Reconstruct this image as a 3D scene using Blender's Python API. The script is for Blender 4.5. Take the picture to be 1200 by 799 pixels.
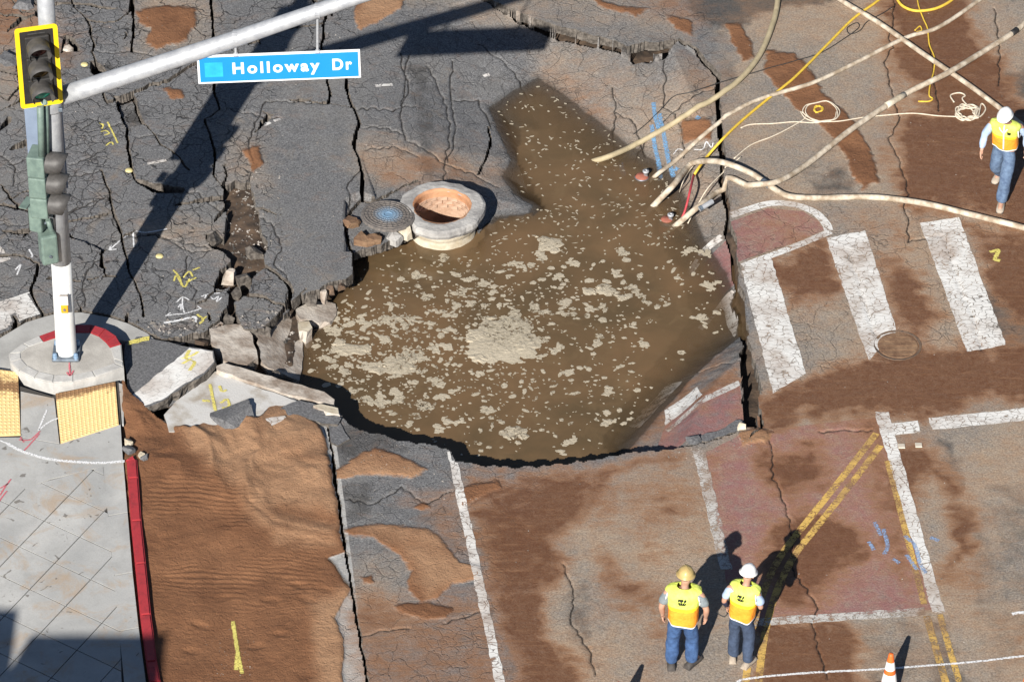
import bpy, bmesh, math, random
import numpy as np
from mathutils import Vector, Matrix

for _o in list(bpy.data.objects):
    bpy.data.objects.remove(_o, do_unlink=True)
scene = bpy.context.scene
COL = scene.collection
R = math.radians
random.seed(11)
rng = np.random.default_rng(11)

# ------------------------------------------------------------------ camera
FPX, PITCH, DIST = 5200.0, R(38.5), 65.0
CP, SP = math.cos(PITCH), math.sin(PITCH)
CAM = np.array([0.0, -DIST * CP, DIST * SP])
cam_d = bpy.data.cameras.new('camera')
cam_d.sensor_width = 36.0
cam_d.lens = FPX / 1200.0 * 36.0
cam_d.clip_start = 1.0
cam_d.clip_end = 2000.0
cam = bpy.data.objects.new('camera', cam_d)
COL.objects.link(cam)
cam.location = CAM
cam.rotation_euler = (math.pi / 2 - PITCH, 0, 0)
scene.camera = cam

# ------------------------------------------------------------------ light
SUN_EL, SUN_AZ = R(31.4), R(17.5)      # sun behind the camera, shadows run away and to the right
world = bpy.data.worlds.new('World')
scene.world = world
world.use_nodes = True
wn = world.node_tree
wn.nodes.clear()
sky = wn.nodes.new('ShaderNodeTexSky')
sky.sky_type = 'NISHITA'
sky.sun_disc = False
sky.sun_elevation = SUN_EL
sky.sun_rotation = math.pi + SUN_AZ
sky.air_density = 0.7
sky.dust_density = 0.2
bg = wn.nodes.new('ShaderNodeBackground')
bg.inputs['Strength'].default_value = 0.05
wo = wn.nodes.new('ShaderNodeOutputWorld')
wn.links.new(sky.outputs[0], bg.inputs['Color'])
wn.links.new(bg.outputs[0], wo.inputs['Surface'])
LDIR = np.array([math.sin(SUN_AZ) * math.cos(SUN_EL), math.cos(SUN_AZ) * math.cos(SUN_EL), -math.sin(SUN_EL)])
sun_d = bpy.data.lights.new('sun', 'SUN')
sun_d.energy = 5.0
sun_d.angle = R(0.5)
sun_d.color = (1.0, 0.955, 0.89)
sun = bpy.data.objects.new('sun', sun_d)
COL.objects.link(sun)
sun.rotation_euler = Vector(LDIR).to_track_quat('-Z', 'Y').to_euler()
scene.view_settings.view_transform = 'Standard'
scene.view_settings.look = 'None'
scene.view_settings.gamma = 1.0
scene.view_settings.exposure = 0.68
scene.view_settings.use_curve_mapping = False

# ------------------------------------------------------------------ pixel helpers (photo pixels, 1200 x 799)
def P(u, v, z=0.0):
    a, b = (u - 600.0) / FPX, (399.5 - v) / FPX
    d = (a, CP + b * SP, -SP + b * CP)
    t = (z - CAM[2]) / d[2]
    return np.array([d[0] * t, CAM[1] + d[1] * t, z])
def PV(u, v, Y):
    a, b = (u - 600.0) / FPX, (399.5 - v) / FPX
    d = (a, CP + b * SP, -SP + b * CP)
    t = (Y - CAM[1]) / d[1]
    return np.array([d[0] * t, Y, CAM[2] + d[2] * t])
def proj(X, Y, Z):
    dy, dz = Y - CAM[1], Z - CAM[2]
    zf = dy * CP - dz * SP
    return 600.0 + FPX * X / zf, 399.5 - FPX * (dy * SP + dz * CP) / zf

# ------------------------------------------------------------------ numpy noise
_lat = {}
def vnoise(X, Y, scale, seed=0):
    key = seed
    if key not in _lat:
        _lat[key] = np.random.default_rng(1000 + seed).random((256, 256)).astype(np.float32)
    L = _lat[key]
    x, y = X * scale, Y * scale
    xi, yi = np.floor(x).astype(np.int64), np.floor(y).astype(np.int64)
    fx, fy = (x - xi).astype(np.float32), (y - yi).astype(np.float32)
    fx = fx * fx * (3 - 2 * fx); fy = fy * fy * (3 - 2 * fy)
    x0, x1, y0, y1 = xi & 255, (xi + 1) & 255, yi & 255, (yi + 1) & 255
    return (L[y0, x0] * (1 - fx) + L[y0, x1] * fx) * (1 - fy) + (L[y1, x0] * (1 - fx) + L[y1, x1] * fx) * fy
def fbm(X, Y, scale, seed=0, octv=4):
    s, a, tot = 0.0, 1.0, 0.0
    for i in range(octv):
        s = s + a * vnoise(X, Y, scale * 2 ** i, seed * 7 + i)
        tot += a; a *= 0.5
    return s / tot
def sstep(a, b, x):
    t = np.clip((x - a) / (b - a), 0, 1)
    return t * t * (3 - 2 * t)
def sdist(poly, X, Y):
    """signed distance to a closed polygon, positive inside"""
    X = np.asarray(X, dtype=np.float64); Y = np.asarray(Y, dtype=np.float64)
    ins = np.zeros(X.shape, bool); best = np.full(X.shape, 1e18)
    n = len(poly)
    for i in range(n):
        x0, y0 = poly[i][0], poly[i][1]; x1, y1 = poly[(i + 1) % n][0], poly[(i + 1) % n][1]
        ex, ey = x1 - x0, y1 - y0
        t = np.clip(((X - x0) * ex + (Y - y0) * ey) / (ex * ex + ey * ey + 1e-12), 0, 1)
        d = (X - x0 - t * ex) ** 2 + (Y - y0 - t * ey) ** 2
        best = np.minimum(best, d)
        if y0 != y1:
            c = ((y0 > Y) != (y1 > Y)) & (X < (x1 - x0) * (Y - y0) / (y1 - y0) + x0)
            ins ^= c
    d = np.sqrt(best)
    return np.where(ins, d, -d)

# ------------------------------------------------------------------ materials
def new_mat(name):
    m = bpy.data.materials.new(name); m.use_nodes = True
    nt = m.node_tree
    return m, nt, nt.nodes['Principled BSDF']
class NB:
    """tiny node builder"""
    def __init__(s, nt): s.nt = nt
    def node(s, t, **k):
        n = s.nt.nodes.new(t)
        for a, b in k.items(): setattr(n, a, b)
        return n
    def put(s, sock, val):
        if isinstance(val, bpy.types.NodeSocket): s.nt.links.new(val, sock)
        elif isinstance(val, (tuple, list)) and len(val) == 3 and sock.type == 'RGBA': sock.default_value = (*val, 1)
        else: sock.default_value = val
    def pos(s):
        return s.node('ShaderNodeNewGeometry').outputs['Position']
    def obj(s):
        return s.node('ShaderNodeTexCoord').outputs['Object']
    def noise(s, vec, scale, detail=4, rough=0.55, dist=0.0):
        n = s.node('ShaderNodeTexNoise'); s.put(n.inputs['Vector'], vec)
        n.inputs['Scale'].default_value = scale; n.inputs['Detail'].default_value = detail
        n.inputs['Roughness'].default_value = rough; n.inputs['Distortion'].default_value = dist
        return n.outputs['Fac']
    def voro(s, vec, scale, feature='DISTANCE_TO_EDGE', out='Distance'):
        n = s.node('ShaderNodeTexVoronoi', feature=feature); s.put(n.inputs['Vector'], vec)
        n.inputs['Scale'].default_value = scale
        return n.outputs[out]
    def math(s, op, a, b=0.0, c=0.0, clamp=False):
        n = s.node('ShaderNodeMath', operation=op); n.use_clamp = clamp
        s.put(n.inputs[0], a); s.put(n.inputs[1], b); s.put(n.inputs[2], c)
        return n.outputs[0]
    def rng(s, v, a, b, c=0.0, d=1.0):
        n = s.node('ShaderNodeMapRange'); s.put(n.inputs[0], v)
        for i, q in enumerate((a, b, c, d)): s.put(n.inputs[i + 1], q)
        return n.outputs[0]
    def mix(s, f, a, b):
        n = s.node('ShaderNodeMix', data_type='RGBA')
        s.put(n.inputs[0], f); s.put(n.inputs[6], a); s.put(n.inputs[7], b)
        return n.outputs[2]
    def mixf(s, f, a, b):
        n = s.node('ShaderNodeMix', data_type='FLOAT')
        s.put(n.inputs[0], f); s.put(n.inputs[2], a); s.put(n.inputs[3], b)
        return n.outputs[0]
    def attr(s, name):
        n = s.node('ShaderNodeAttribute'); n.attribute_name = name
        return n.outputs['Fac']
    def bump(s, h, strength=0.5, dist=0.02, prev=None):
        n = s.node('ShaderNodeBump'); n.inputs['Strength'].default_value = strength
        n.inputs['Distance'].default_value = dist; s.put(n.inputs['Height'], h)
        if prev is not None: s.put(n.inputs['Normal'], prev)
        return n.outputs[0]
    def warp(s, vec, scale, amt):
        n = s.node('ShaderNodeTexNoise'); s.put(n.inputs['Vector'], vec)
        n.inputs['Scale'].default_value = scale; n.inputs['Detail'].default_value = 3
        a = s.node('ShaderNodeVectorMath', operation='SUBTRACT'); s.put(a.inputs[0], n.outputs['Color']); a.inputs[1].default_value = (.5, .5, .5)
        b = s.node('ShaderNodeVectorMath', operation='SCALE'); s.put(b.inputs[0], a.outputs[0]); b.inputs['Scale'].default_value = amt
        c = s.node('ShaderNodeVectorMath', operation='ADD'); s.put(c.inputs[0], vec); s.put(c.inputs[1], b.outputs[0])
        return c.outputs[0]

def simple_mat(name, col, col2=None, rough=0.7, scale=6.0, bump=0.0, metal=0.0, bscale=40.0, spec=0.4, contrast=(.35, .65), space='obj'):
    m, nt, b = new_mat(name); n = NB(nt)
    co = n.obj() if space == 'obj' else n.pos()
    f = n.noise(co, scale, 6, .6)
    c2 = col2 if col2 is not None else tuple(x * 0.75 for x in col)
    c = n.mix(n.rng(f, contrast[0], contrast[1]), c2, col)
    n.put(b.inputs['Base Color'], c)
    b.inputs['Roughness'].default_value = rough; b.inputs['Metallic'].default_value = metal
    b.inputs['Specular IOR Level'].default_value = spec
    if bump:
        n.put(b.inputs['Normal'], n.bump(n.noise(co, bscale, 6, .6), bump, 0.02))
    return m

def make_ground():
    m, nt, b = new_mat('cracked_asphalt'); n = NB(nt)
    p = n.pos()
    big = n.noise(p, .55, 5, .6); med = n.noise(p, 3.2, 6, .65, .4); fine = n.noise(p, 34, 4, .7)
    agg = n.voro(p, 80, 'F1', 'Color')
    aggs = n.node('ShaderNodeSeparateColor'); n.put(aggs.inputs[0], agg)
    ndet = n.noise(p, 11, 7, .7, .6)
    asp = n.mix(n.rng(fine, .33, .66), (.078, .078, .081), (.215, .214, .216))
    asp = n.mix(n.math('MULTIPLY', n.rng(aggs.outputs[0], .72, 1.0), .42), asp, (.36, .355, .345))
    asp = n.mix(n.math('MULTIPLY', n.rng(aggs.outputs[1], .78, 1.0), .45), asp, (.035, .035, .036))
    asp = n.mix(n.rng(med, .50, .74, 0, .55), asp, (.105, .103, .102))
    asp = n.mix(n.rng(big, .50, .74, 0, .45), asp, (.25, .235, .21))
    asp = n.mix(n.math('MULTIPLY', n.rng(n.noise(p, 1.4, 6, .65, 1.0), .58, .72), .45), asp, (.27, .215, .16))
    def soft(name, w=.55, a=.36, bb=.60, nz=None):
        v = n.math('ADD', n.attr(name), n.math('MULTIPLY', n.math('SUBTRACT', nz if nz is not None else med, .5), w))
        return n.rng(v, a, bb)
    tan = n.math('MULTIPLY', n.attr('tan'), n.rng(n.math('ADD', big, n.math('MULTIPLY', ndet, .6)), .48, .95, .12, 1.0))
    tanc = n.mix(n.rng(fine, .35, .65), (.29, .22, .155), (.50, .395, .285))
    c = n.mix(tan, asp, tanc)
    c = n.mix(n.math('MULTIPLY', soft('dark', .9, .30, .75), .82), c, n.mix(fine, (.028, .026, .025), (.085, .080, .076)))
    spots = n.rng(n.noise(p, 5.2, 4, .6, .3), .70, .76)
    c = n.mix(n.math('MULTIPLY', spots, .6), c, (.045, .04, .036))
    redn = n.noise(p, 7, 8, .72, .5)
    c = n.mix(n.math('MULTIPLY', n.math('MULTIPLY', soft('red', .25), n.rng(redn, .30, .56, .25, .92)), .95), c, n.mix(fine, (.20, .082, .078), (.33, .155, .145)))
    conc = soft('conc', .15)
    c = n.mix(conc, c, n.mix(n.rng(ndet, .3, .7), (.30, .295, .28), (.46, .45, .43)))
    sv = n.node('ShaderNodeMapping'); n.put(sv.inputs['Vector'], n.warp(p, .9, .5)); sv.inputs['Scale'].default_value = (1.0, 1.8, 1); sv.inputs['Rotation'].default_value = (0, 0, .35)
    streak = n.noise(sv.outputs[0], 2.4, 9, .66, .5)
    mix_n = n.math('ADD', n.math('MULTIPLY', streak, .78), n.math('MULTIPLY', ndet, .22))
    mv = n.math('ADD', n.math('ADD', n.attr('mud'), n.math('MULTIPLY', n.math('SUBTRACT', mix_n, .5), 1.25)), n.math('MULTIPLY', n.attr('tan'), n.rng(big, .38, .70, 0, .50)))
    film = n.rng(mv, .04, .62); mudm = n.rng(mv, .38, .86)
    sc_ = n.node('ShaderNodeMapping'); n.put(sc_.inputs['Vector'], n.warp(p, .6, .25)); sc_.inputs['Rotation'].default_value = (0, 0, R(38)); sc_.inputs['Scale'].default_value = (1.0, 14.0, 1)
    scr = n.noise(sc_.outputs[0], 1.5, 6, .7)
    film = n.math('MULTIPLY', film, n.rng(scr, .36, .60, .55, 1.0))
    c = n.mix(n.math('MULTIPLY', film, .80), c, n.mix(fine, (.225, .112, .056), (.365, .205, .112)))
    mudc = n.mix(n.rng(n.math('SUBTRACT', mv, n.math('MULTIPLY', ndet, .5)), .15, .62), (.262, .124, .058), (.118, .049, .022))
    mudc = n.mix(n.rng(scr, .54, .70, 0, .45), mudc, (.30, .165, .088))
    mudc = n.mix(n.rng(fine, .45, .75, 0, .30), mudc, (.26, .155, .095))
    c = n.mix(n.math('MULTIPLY', mudm, n.rng(ndet, .30, .62, .70, .97)), c, mudc)
    sandm = n.rng(n.math('ADD', n.attr('sand'), n.math('MULTIPLY', n.math('SUBTRACT', mix_n, .5), 1.3)), .34, .62)
    swet = n.noise(n.warp(p, 1.2, .6), 1.3, 7, .6, .4)
    sandc = n.mix(n.rng(swet, .30, .70), (.140, .061, .028), (.262, .125, .060))
    dryf = n.math('MULTIPLY', n.attr('dry'), n.rng(swet, .28, .55, .45, 1))
    sandc = n.mix(n.math('MULTIPLY', dryf, .85), sandc, n.mix(fine, (.31, .168, .090), (.46, .285, .165)))
    sandc = n.mix(n.rng(fine, .52, .78, 0, .35), sandc, (.15, .075, .038))
    c = n.mix(sandm, c, sandc)
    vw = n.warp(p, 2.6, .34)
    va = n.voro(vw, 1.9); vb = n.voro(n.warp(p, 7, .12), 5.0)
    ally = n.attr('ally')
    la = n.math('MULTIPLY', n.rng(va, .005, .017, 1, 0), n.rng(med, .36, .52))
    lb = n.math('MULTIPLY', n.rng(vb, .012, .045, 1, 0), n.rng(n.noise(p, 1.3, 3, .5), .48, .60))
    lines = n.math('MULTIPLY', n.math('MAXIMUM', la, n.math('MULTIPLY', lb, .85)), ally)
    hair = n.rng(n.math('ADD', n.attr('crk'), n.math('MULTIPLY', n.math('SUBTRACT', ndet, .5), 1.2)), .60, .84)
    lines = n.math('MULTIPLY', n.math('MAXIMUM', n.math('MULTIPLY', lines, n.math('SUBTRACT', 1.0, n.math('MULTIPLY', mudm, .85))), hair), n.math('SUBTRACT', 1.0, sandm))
    c = n.mix(n.math('MULTIPLY', lines, .85), c, (.020, .017, .015))  # crack dirt and the shade of thin gaps, both painted into the colour
    c = n.mix(n.math('MULTIPLY', n.attr('wet'), .78), c, n.mix(fine, (.012, .011, .010), (.03, .026, .022)))
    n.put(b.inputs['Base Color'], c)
    wet = n.math('MULTIPLY', mudm, n.rng(streak, .35, .6))
    n.put(b.inputs['Roughness'], n.mixf(wet, n.rng(fine, .3, .7, .95, .75), .46))
    b.inputs['Specular IOR Level'].default_value = .32
    h = n.math('ADD', n.math('MULTIPLY', fine, .9), n.math('MULTIPLY', aggs.outputs[2], .55))
    h = n.math('MULTIPLY', h, n.mixf(n.math('MAXIMUM', sandm, n.math('MULTIPLY', mudm, .6)), 1.0, .30))
    h = n.math('SUBTRACT', h, n.math('MULTIPLY', lines, 2.2))
    h = n.math('ADD', h, n.math('MULTIPLY', sandm, n.math('ADD', n.math('MULTIPLY', ndet, 2.6), n.math('MULTIPLY', fine, .9))))
    n.put(b.inputs['Normal'], n.bump(h, .7, .018))
    return m
M_GROUND = make_ground()

def make_paint(name, col, wear=.45, dirt=.35, crack=1.0):
    """worn road paint: the chips show the asphalt it lies on"""
    m, nt, b = new_mat(name); n = NB(nt); p = n.pos()
    fine = n.noise(p, 30, 6, .75); med = n.noise(p, 5, 7, .7, .5); big = n.noise(p, 1.1, 4, .6)
    sv = n.node('ShaderNodeMapping'); n.put(sv.inputs['Vector'], n.warp(p, 5, .10)); sv.inputs['Scale'].default_value = (1.0, 1.7, 1)
    v = n.voro(sv.outputs[0], 7.5)
    ck = n.math('MULTIPLY', n.rng(v, .012, .05, 1, 0), n.rng(med, .34, .52))
    chip = n.rng(n.math('ADD', n.math('MULTIPLY', fine, .55), n.math('MULTIPLY', med, .55)), .62 - .18 * wear + .06, .70 - .18 * wear + .06)
    c = n.mix(n.rng(fine, .3, .7), tuple(x * .86 for x in col), col)
    c = n.mix(n.math('MULTIPLY', n.rng(n.math('ADD', big, n.math('MULTIPLY', med, .4)), .62, .86), dirt * 1.8), c, (.23, .14, .085))
    gone = n.math('MAXIMUM', n.math('MULTIPLY', ck, crack), n.math('MULTIPLY', chip, min(1, wear * 1.6)))
    n.put(b.inputs['Base Color'], c)
    b.inputs['Roughness'].default_value = .8; b.inputs['Specular IOR Level'].default_value = .25
    n.put(b.inputs['Alpha'], n.math('SUBTRACT', 1.0, gone, clamp=True))
    n.put(b.inputs['Normal'], n.bump(fine, .35, .01))
    return m
M_WHITE = make_paint('worn_white_road_paint', (.70, .69, .66), .42, .30)
M_WHITE_SLAB = make_paint('white_paint_on_broken_slab', (.74, .73, .70), .22, .25, .35)
M_WHITE_FADED = make_paint('faded_white_road_paint', (.52, .50, .47), .72, .5)
M_YELLOW = make_paint('worn_yellow_road_paint', (.62, .40, .11), .66, .5)
M_REDPAINT = make_paint('faded_red_road_paint', (.33, .15, .145), .6, .5)
def make_spray(name, col, lo=.40, hi=.56):
    m, nt, b = new_mat(name); n = NB(nt); p = n.pos()
    f = n.noise(p, 42, 4, .7)
    n.put(b.inputs['Base Color'], col)
    b.inputs['Roughness'].default_value = .75
    edge = n.rng(n.math('ABSOLUTE', n.math('SUBTRACT', n.attr('across'), .5)), .25, .5, .16, -.14)
    n.put(b.inputs['Alpha'], n.rng(n.math('ADD', f, edge), lo, hi))
    return m
M_SP_Y = make_spray('yellow_spray_paint', (.62, .54, .14), .46, .66)
M_SP_W = make_spray('white_spray_paint', (.72, .72, .72), .46, .68)
M_SP_R = make_spray('red_spray_paint', (.55, .13, .16), .46, .66)
M_SP_B = make_spray('blue_spray_paint', (.16, .35, .58), .50, .78)
M_SP_BF = make_spray('thin_blue_spray_paint', (.24, .34, .52), .54, .74)
M_CONC = simple_mat('pale_concrete', (.42, .415, .395), (.30, .295, .28), .9, 2.2, .25, space='pos')
M_CONC_D = simple_mat('dirty_broken_concrete', (.50, .45, .39), (.24, .19, .15), .95, 3.2, .7, bscale=16, space='pos', contrast=(.38, .6))
M_ASPH = simple_mat('broken_asphalt', (.17, .17, .175), (.085, .085, .088), .95, 28, .8, bscale=45, space='pos')
M_ASPH_E = simple_mat('broken_asphalt_edge', (.16, .14, .12), (.045, .038, .032), .97, 14, 1.0, bscale=20, space='pos')
M_SOIL = simple_mat('dark_subsoil', (.105, .070, .046), (.030, .022, .017), .95, 5, 1.0, bscale=11, space='pos')
# ------------------------------------------------------------------ mesh helpers
def link(name, me, mat=None, parent=None):
    o = bpy.data.objects.new(name, me); COL.objects.link(o)
    if mat is not None:
        for q in (mat if isinstance(mat, (list, tuple)) else [mat]): me.materials.append(q)
    if parent is not None: o.parent = parent
    return o
def tag(o, label=None, cat=None, group=None, kind=None):
    if label: o['label'] = label
    if cat: o['category'] = cat
    if group: o['group'] = group
    if kind: o['kind'] = kind
    return o
def empty(name, loc, label=None, cat=None, group=None, rot=(0, 0, 0)):
    o = bpy.data.objects.new(name, None); COL.objects.link(o)
    o.location = loc; o.rotation_euler = rot; o.empty_display_size = .1
    return tag(o, label, cat, group)
def mesh_from(name, V, F, mat=None, parent=None, smooth=False, mats=None):
    me = bpy.data.meshes.new(name)
    me.from_pydata([tuple(map(float, v)) for v in V], [], [tuple(f) for f in F])
    me.update()
    if smooth:
        me.polygons.foreach_set('use_smooth', [True] * len(me.polygons))
    o = link(name, me, mat, parent)
    if mats is not None: me.polygons.foreach_set('material_index', mats)
    return o
def bm_obj(name, bm, mat=None, parent=None, smooth=False):
    me = bpy.data.meshes.new(name)
    bmesh.ops.recalc_face_normals(bm, faces=bm.faces)
    bm.to_mesh(me); bm.free()
    if smooth: me.polygons.foreach_set('use_smooth', [True] * len(me.polygons))
    return link(name, me, mat, parent)
def grid_mesh(name, X, Y, Z, keep, mat, parent=None, attrs=None, skirt=0.0, jag=0.0):
    """mesh of the kept cells of a regular grid with vertical skirts round every border"""
    ny, nx = X.shape
    idx = np.full(ny * nx, -1, np.int64)
    jj, ii = np.nonzero(keep)
    a = jj * nx + ii; quads = np.stack([a, a + 1, a + nx + 1, a + nx], 1)
    used = np.unique(quads); idx[used] = np.arange(len(used))
    V = np.stack([X.ravel()[used], Y.ravel()[used], Z.ravel()[used]], 1)
    F = idx[quads]
    mi = np.zeros(len(F), np.int32)
    nsk = 0
    if skirt > 0:
        kp = np.zeros((ny + 1, nx + 1), bool); kp[1:ny, 1:nx] = keep
        E = []
        def add(cond, o0, o1):
            j, i = np.nonzero(cond); b0 = j * nx + i
            E.append(np.stack([b0 + o0, b0 + o1], 1))
        c = kp[1:ny, 1:nx]
        add(c & ~kp[0:ny - 1, 1:nx], 0, 1)
        add(c & ~kp[2:ny + 1, 1:nx], nx + 1, nx)
        add(c & ~kp[1:ny, 0:nx - 1], nx, 0)
        add(c & ~kp[1:ny, 2:nx + 1], 1, nx + 1)
        E = idx[np.concatenate(E)]
        top = np.unique(E); n0 = len(V)
        remap = np.full(len(V), -1, np.int64)
        remap[top] = n0 + np.arange(len(top))
        T = V[top].copy()
        B = T.copy(); B[:, 2] -= skirt * (0.85 + .3 * vnoise(B[:, 0], B[:, 1], 3, 3))
        B[:, 0] += (vnoise(B[:, 0], B[:, 1], 4, 5) - .5) * .05; B[:, 1] += (vnoise(B[:, 0], B[:, 1], 4, 6) - .5) * .05
        remap2 = remap + len(top)
        V = np.concatenate([V, T, B])
        S = np.stack([remap[E[:, 1]], remap[E[:, 0]], remap2[E[:, 0]], remap2[E[:, 1]]], 1)
        nsk = len(S)
        F = np.concatenate([F, S]); mi = np.concatenate([mi, np.ones(nsk, np.int32)])
        src = np.concatenate([used, used[top], used[top]])
    else:
        src = used
    me = bpy.data.meshes.new(name)
    me.vertices.add(len(V)); me.vertices.foreach_set('co', V.astype(np.float32).ravel())
    me.loops.add(F.size); me.loops.foreach_set('vertex_index', F.astype(np.int32).ravel())
    me.polygons.add(len(F)); me.polygons.foreach_set('loop_start', np.arange(0, F.size, 4, dtype=np.int32))
    me.polygons.foreach_set('material_index', mi)
    sm = np.ones(len(F), bool)
    me.polygons.foreach_set('use_smooth', sm)
    if attrs:
        for k, A in attrs.items():
            at = me.attributes.new(k, 'FLOAT', 'POINT')
            at.data.foreach_set('value', A.ravel()[src].astype(np.float32))
    me.update(calc_edges=True)
    return link(name, me, mat, parent)
def jag(poly, amp, step, seed=0, closed=True):
    """subdivide a polyline and roughen it"""
    r = random.Random(seed); out = []
    n = len(poly)
    for i in range(n if closed else n - 1):
        a, b = np.array(poly[i], float), np.array(poly[(i + 1) % n], float)
        L = np.linalg.norm(b - a); k = max(1, int(L / step))
        nrm = np.array([-(b - a)[1], (b - a)[0]]) / (L + 1e-9)
        for q in range(k):
            p = a + (b - a) * q / k
            if q or not closed and i: p = p + nrm * r.uniform(-amp, amp)
            out.append(tuple(p))
    if not closed: out.append(tuple(poly[-1]))
    return out
def lathe(bm, prof, seg=32, cx=0, cy=0, wob=None, a0=0, a1=2 * math.pi):
    rings = []
    full = abs(a1 - a0 - 2 * math.pi) < 1e-6
    cnt = seg if full else seg + 1
    for (r, z) in prof:
        ring = []
        for k in range(cnt):
            a = a0 + (a1 - a0) * k / seg
            rr = r * (1 + (wob(a, z) if wob else 0))
            ring.append(bm.verts.new((cx + rr * math.cos(a), cy + rr * math.sin(a), z)))
        rings.append(ring)
    for q in range(len(rings) - 1):
        for k in range(seg if full else seg):
            k2 = (k + 1) % cnt
            bm.faces.new((rings[q][k], rings[q][k2], rings[q + 1][k2], rings[q + 1][k]))
    return rings
def box(bm, x0, x1, y0, y1, z0, z1, bev=0.0):
    vs = [bm.verts.new(c) for c in ((x0, y0, z0), (x1, y0, z0), (x1, y1, z0), (x0, y1, z0), (x0, y0, z1), (x1, y0, z1), (x1, y1, z1), (x0, y1, z1))]
    fs = [bm.faces.new([vs[i] for i in f]) for f in ((0, 3, 2, 1), (4, 5, 6, 7), (0, 1, 5, 4), (1, 2, 6, 5), (2, 3, 7, 6), (3, 0, 4, 7))]
    if bev > 0:
        es = list({e for f in fs for e in f.edges})
        bmesh.ops.bevel(bm, geom=es, offset=bev, segments=2, affect='EDGES', profile=.5)
    return fs
def tube(path, rad, seg=8, cap=True):
    """vertices and faces of a tube along a 3-D path; rad scalar or list"""
    pts = [Vector(p) for p in path]; n = len(pts)
    V, F = [], []
    up = Vector((0, 0, 1)); prevn = None
    for i, p in enumerate(pts):
        t = (pts[min(i + 1, n - 1)] - pts[max(i - 1, 0)]).normalized()
        if prevn is None:
            a = up if abs(t.z) < .9 else Vector((0, 1, 0))
            nn = (a - t * a.dot(t)).normalized()
        else:
            nn = (prevn - t * prevn.dot(t)).normalized()
        prevn = nn; bb = t.cross(nn)
        r = rad[i] if isinstance(rad, (list, tuple)) else rad
        for k in range(seg):
            a = 2 * math.pi * k / seg
            V.append(p + nn * (r * math.cos(a)) + bb * (r * math.sin(a)))
    for i in range(n - 1):
        for k in range(seg):
            k2 = (k + 1) % seg
            F.append((i * seg + k, i * seg + k2, (i + 1) * seg + k2, (i + 1) * seg + k))
    if cap:
        F.append(tuple(range(seg))[::-1]); F.append(tuple((n - 1) * seg + k for k in range(seg)))
    return V, F
def spline(pts, per=6):
    """Catmull-Rom through the points"""
    p = [np.array(q, float) for q in pts]
    p = [2 * p[0] - p[1]] + p + [2 * p[-1] - p[-2]]
    out = []
    for i in range(1, len(p) - 2):
        for k in range(per):
            t = k / per
            out.append(.5 * ((2 * p[i]) + (-p[i - 1] + p[i + 1]) * t + (2 * p[i - 1] - 5 * p[i] + 4 * p[i + 1] - p[i + 2]) * t * t + (-p[i - 1] + 3 * p[i] - 3 * p[i + 1] + p[i + 2]) * t ** 3))
    out.append(p[-2])
    return out
def join_vf(parts):
    V, F = [], []
    for v, f in parts:
        o = len(V); V += list(v); F += [tuple(i + o for i in q) for q in f]
    return V, F

# ------------------------------------------------------------------ the broken ground: fields on one fine grid
ZW = -0.42                                       # water level
GX0, GX1, GY0, GY1 = -8.7, 8.7, -9.2, 9.8
DX, DY = 0.0175, 0.0235
nx, ny = int((GX1 - GX0) / DX) + 1, int((GY1 - GY0) / DY) + 1
xs = GX0 + np.arange(nx) * DX; ys = GY0 + np.arange(ny) * DY
GX, GY = np.meshgrid(xs, ys)
U0, V0 = proj(GX, GY, 0.0)
def crop(poly, pad):
    """index window of the grid round a pixel polygon"""
    us = [q[0] for q in poly]; vs = [q[1] for q in poly]
    y1 = P(600, min(vs) - pad)[1]; y0 = P(600, max(vs) + pad)[1]
    cs = [P(u, v)[0] for u in (min(us) - pad, max(us) + pad) for v in (min(vs) - pad, max(vs) + pad)]
    i0, i1 = int((min(cs) - GX0) / DX) - 1, int((max(cs) - GX0) / DX) + 2
    j0, j1 = int((y0 - GY0) / DY) - 1, int((y1 - GY0) / DY) + 2
    return slice(max(j0, 0), max(min(j1, ny), 0)), slice(max(i0, 0), max(min(i1, nx), 0))
WARPU = (fbm(GX, GY, 1.6, 21, 4) - .5) * 2; WARPV = (fbm(GX, GY, 1.6, 22, 4) - .5) * 2
WF_U = (fbm(GX, GY, 6.0, 23, 3) - .5) * 2; WF_V = (fbm(GX, GY, 6.0, 24, 3) - .5) * 2
def pmask(poly, soft=5.0, warp=9.0, val=1.0, into=None):
    out = np.zeros_like(GX) if into is None else into
    s = crop(poly, soft + warp * 2 + 4)
    if out[s].size == 0: return out
    sd = sdist(poly, U0[s] + WARPU[s] * warp + WF_U[s] * warp * .45, V0[s] + WARPV[s] * warp * .8 + WF_V[s] * warp * .4)
    m = sstep(-soft, soft, sd) * val
    out[s] = np.maximum(out[s], m)
    return out
def polymax(polys, soft, warp):
    out = np.zeros_like(GX)
    for q in polys:
        v = 1.0
        if isinstance(q, tuple) and isinstance(q[0], (int, float)) is False and isinstance(q[1], (int, float)): q, v = q
        pmask(q, soft, warp, v, out)
    return out

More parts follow.
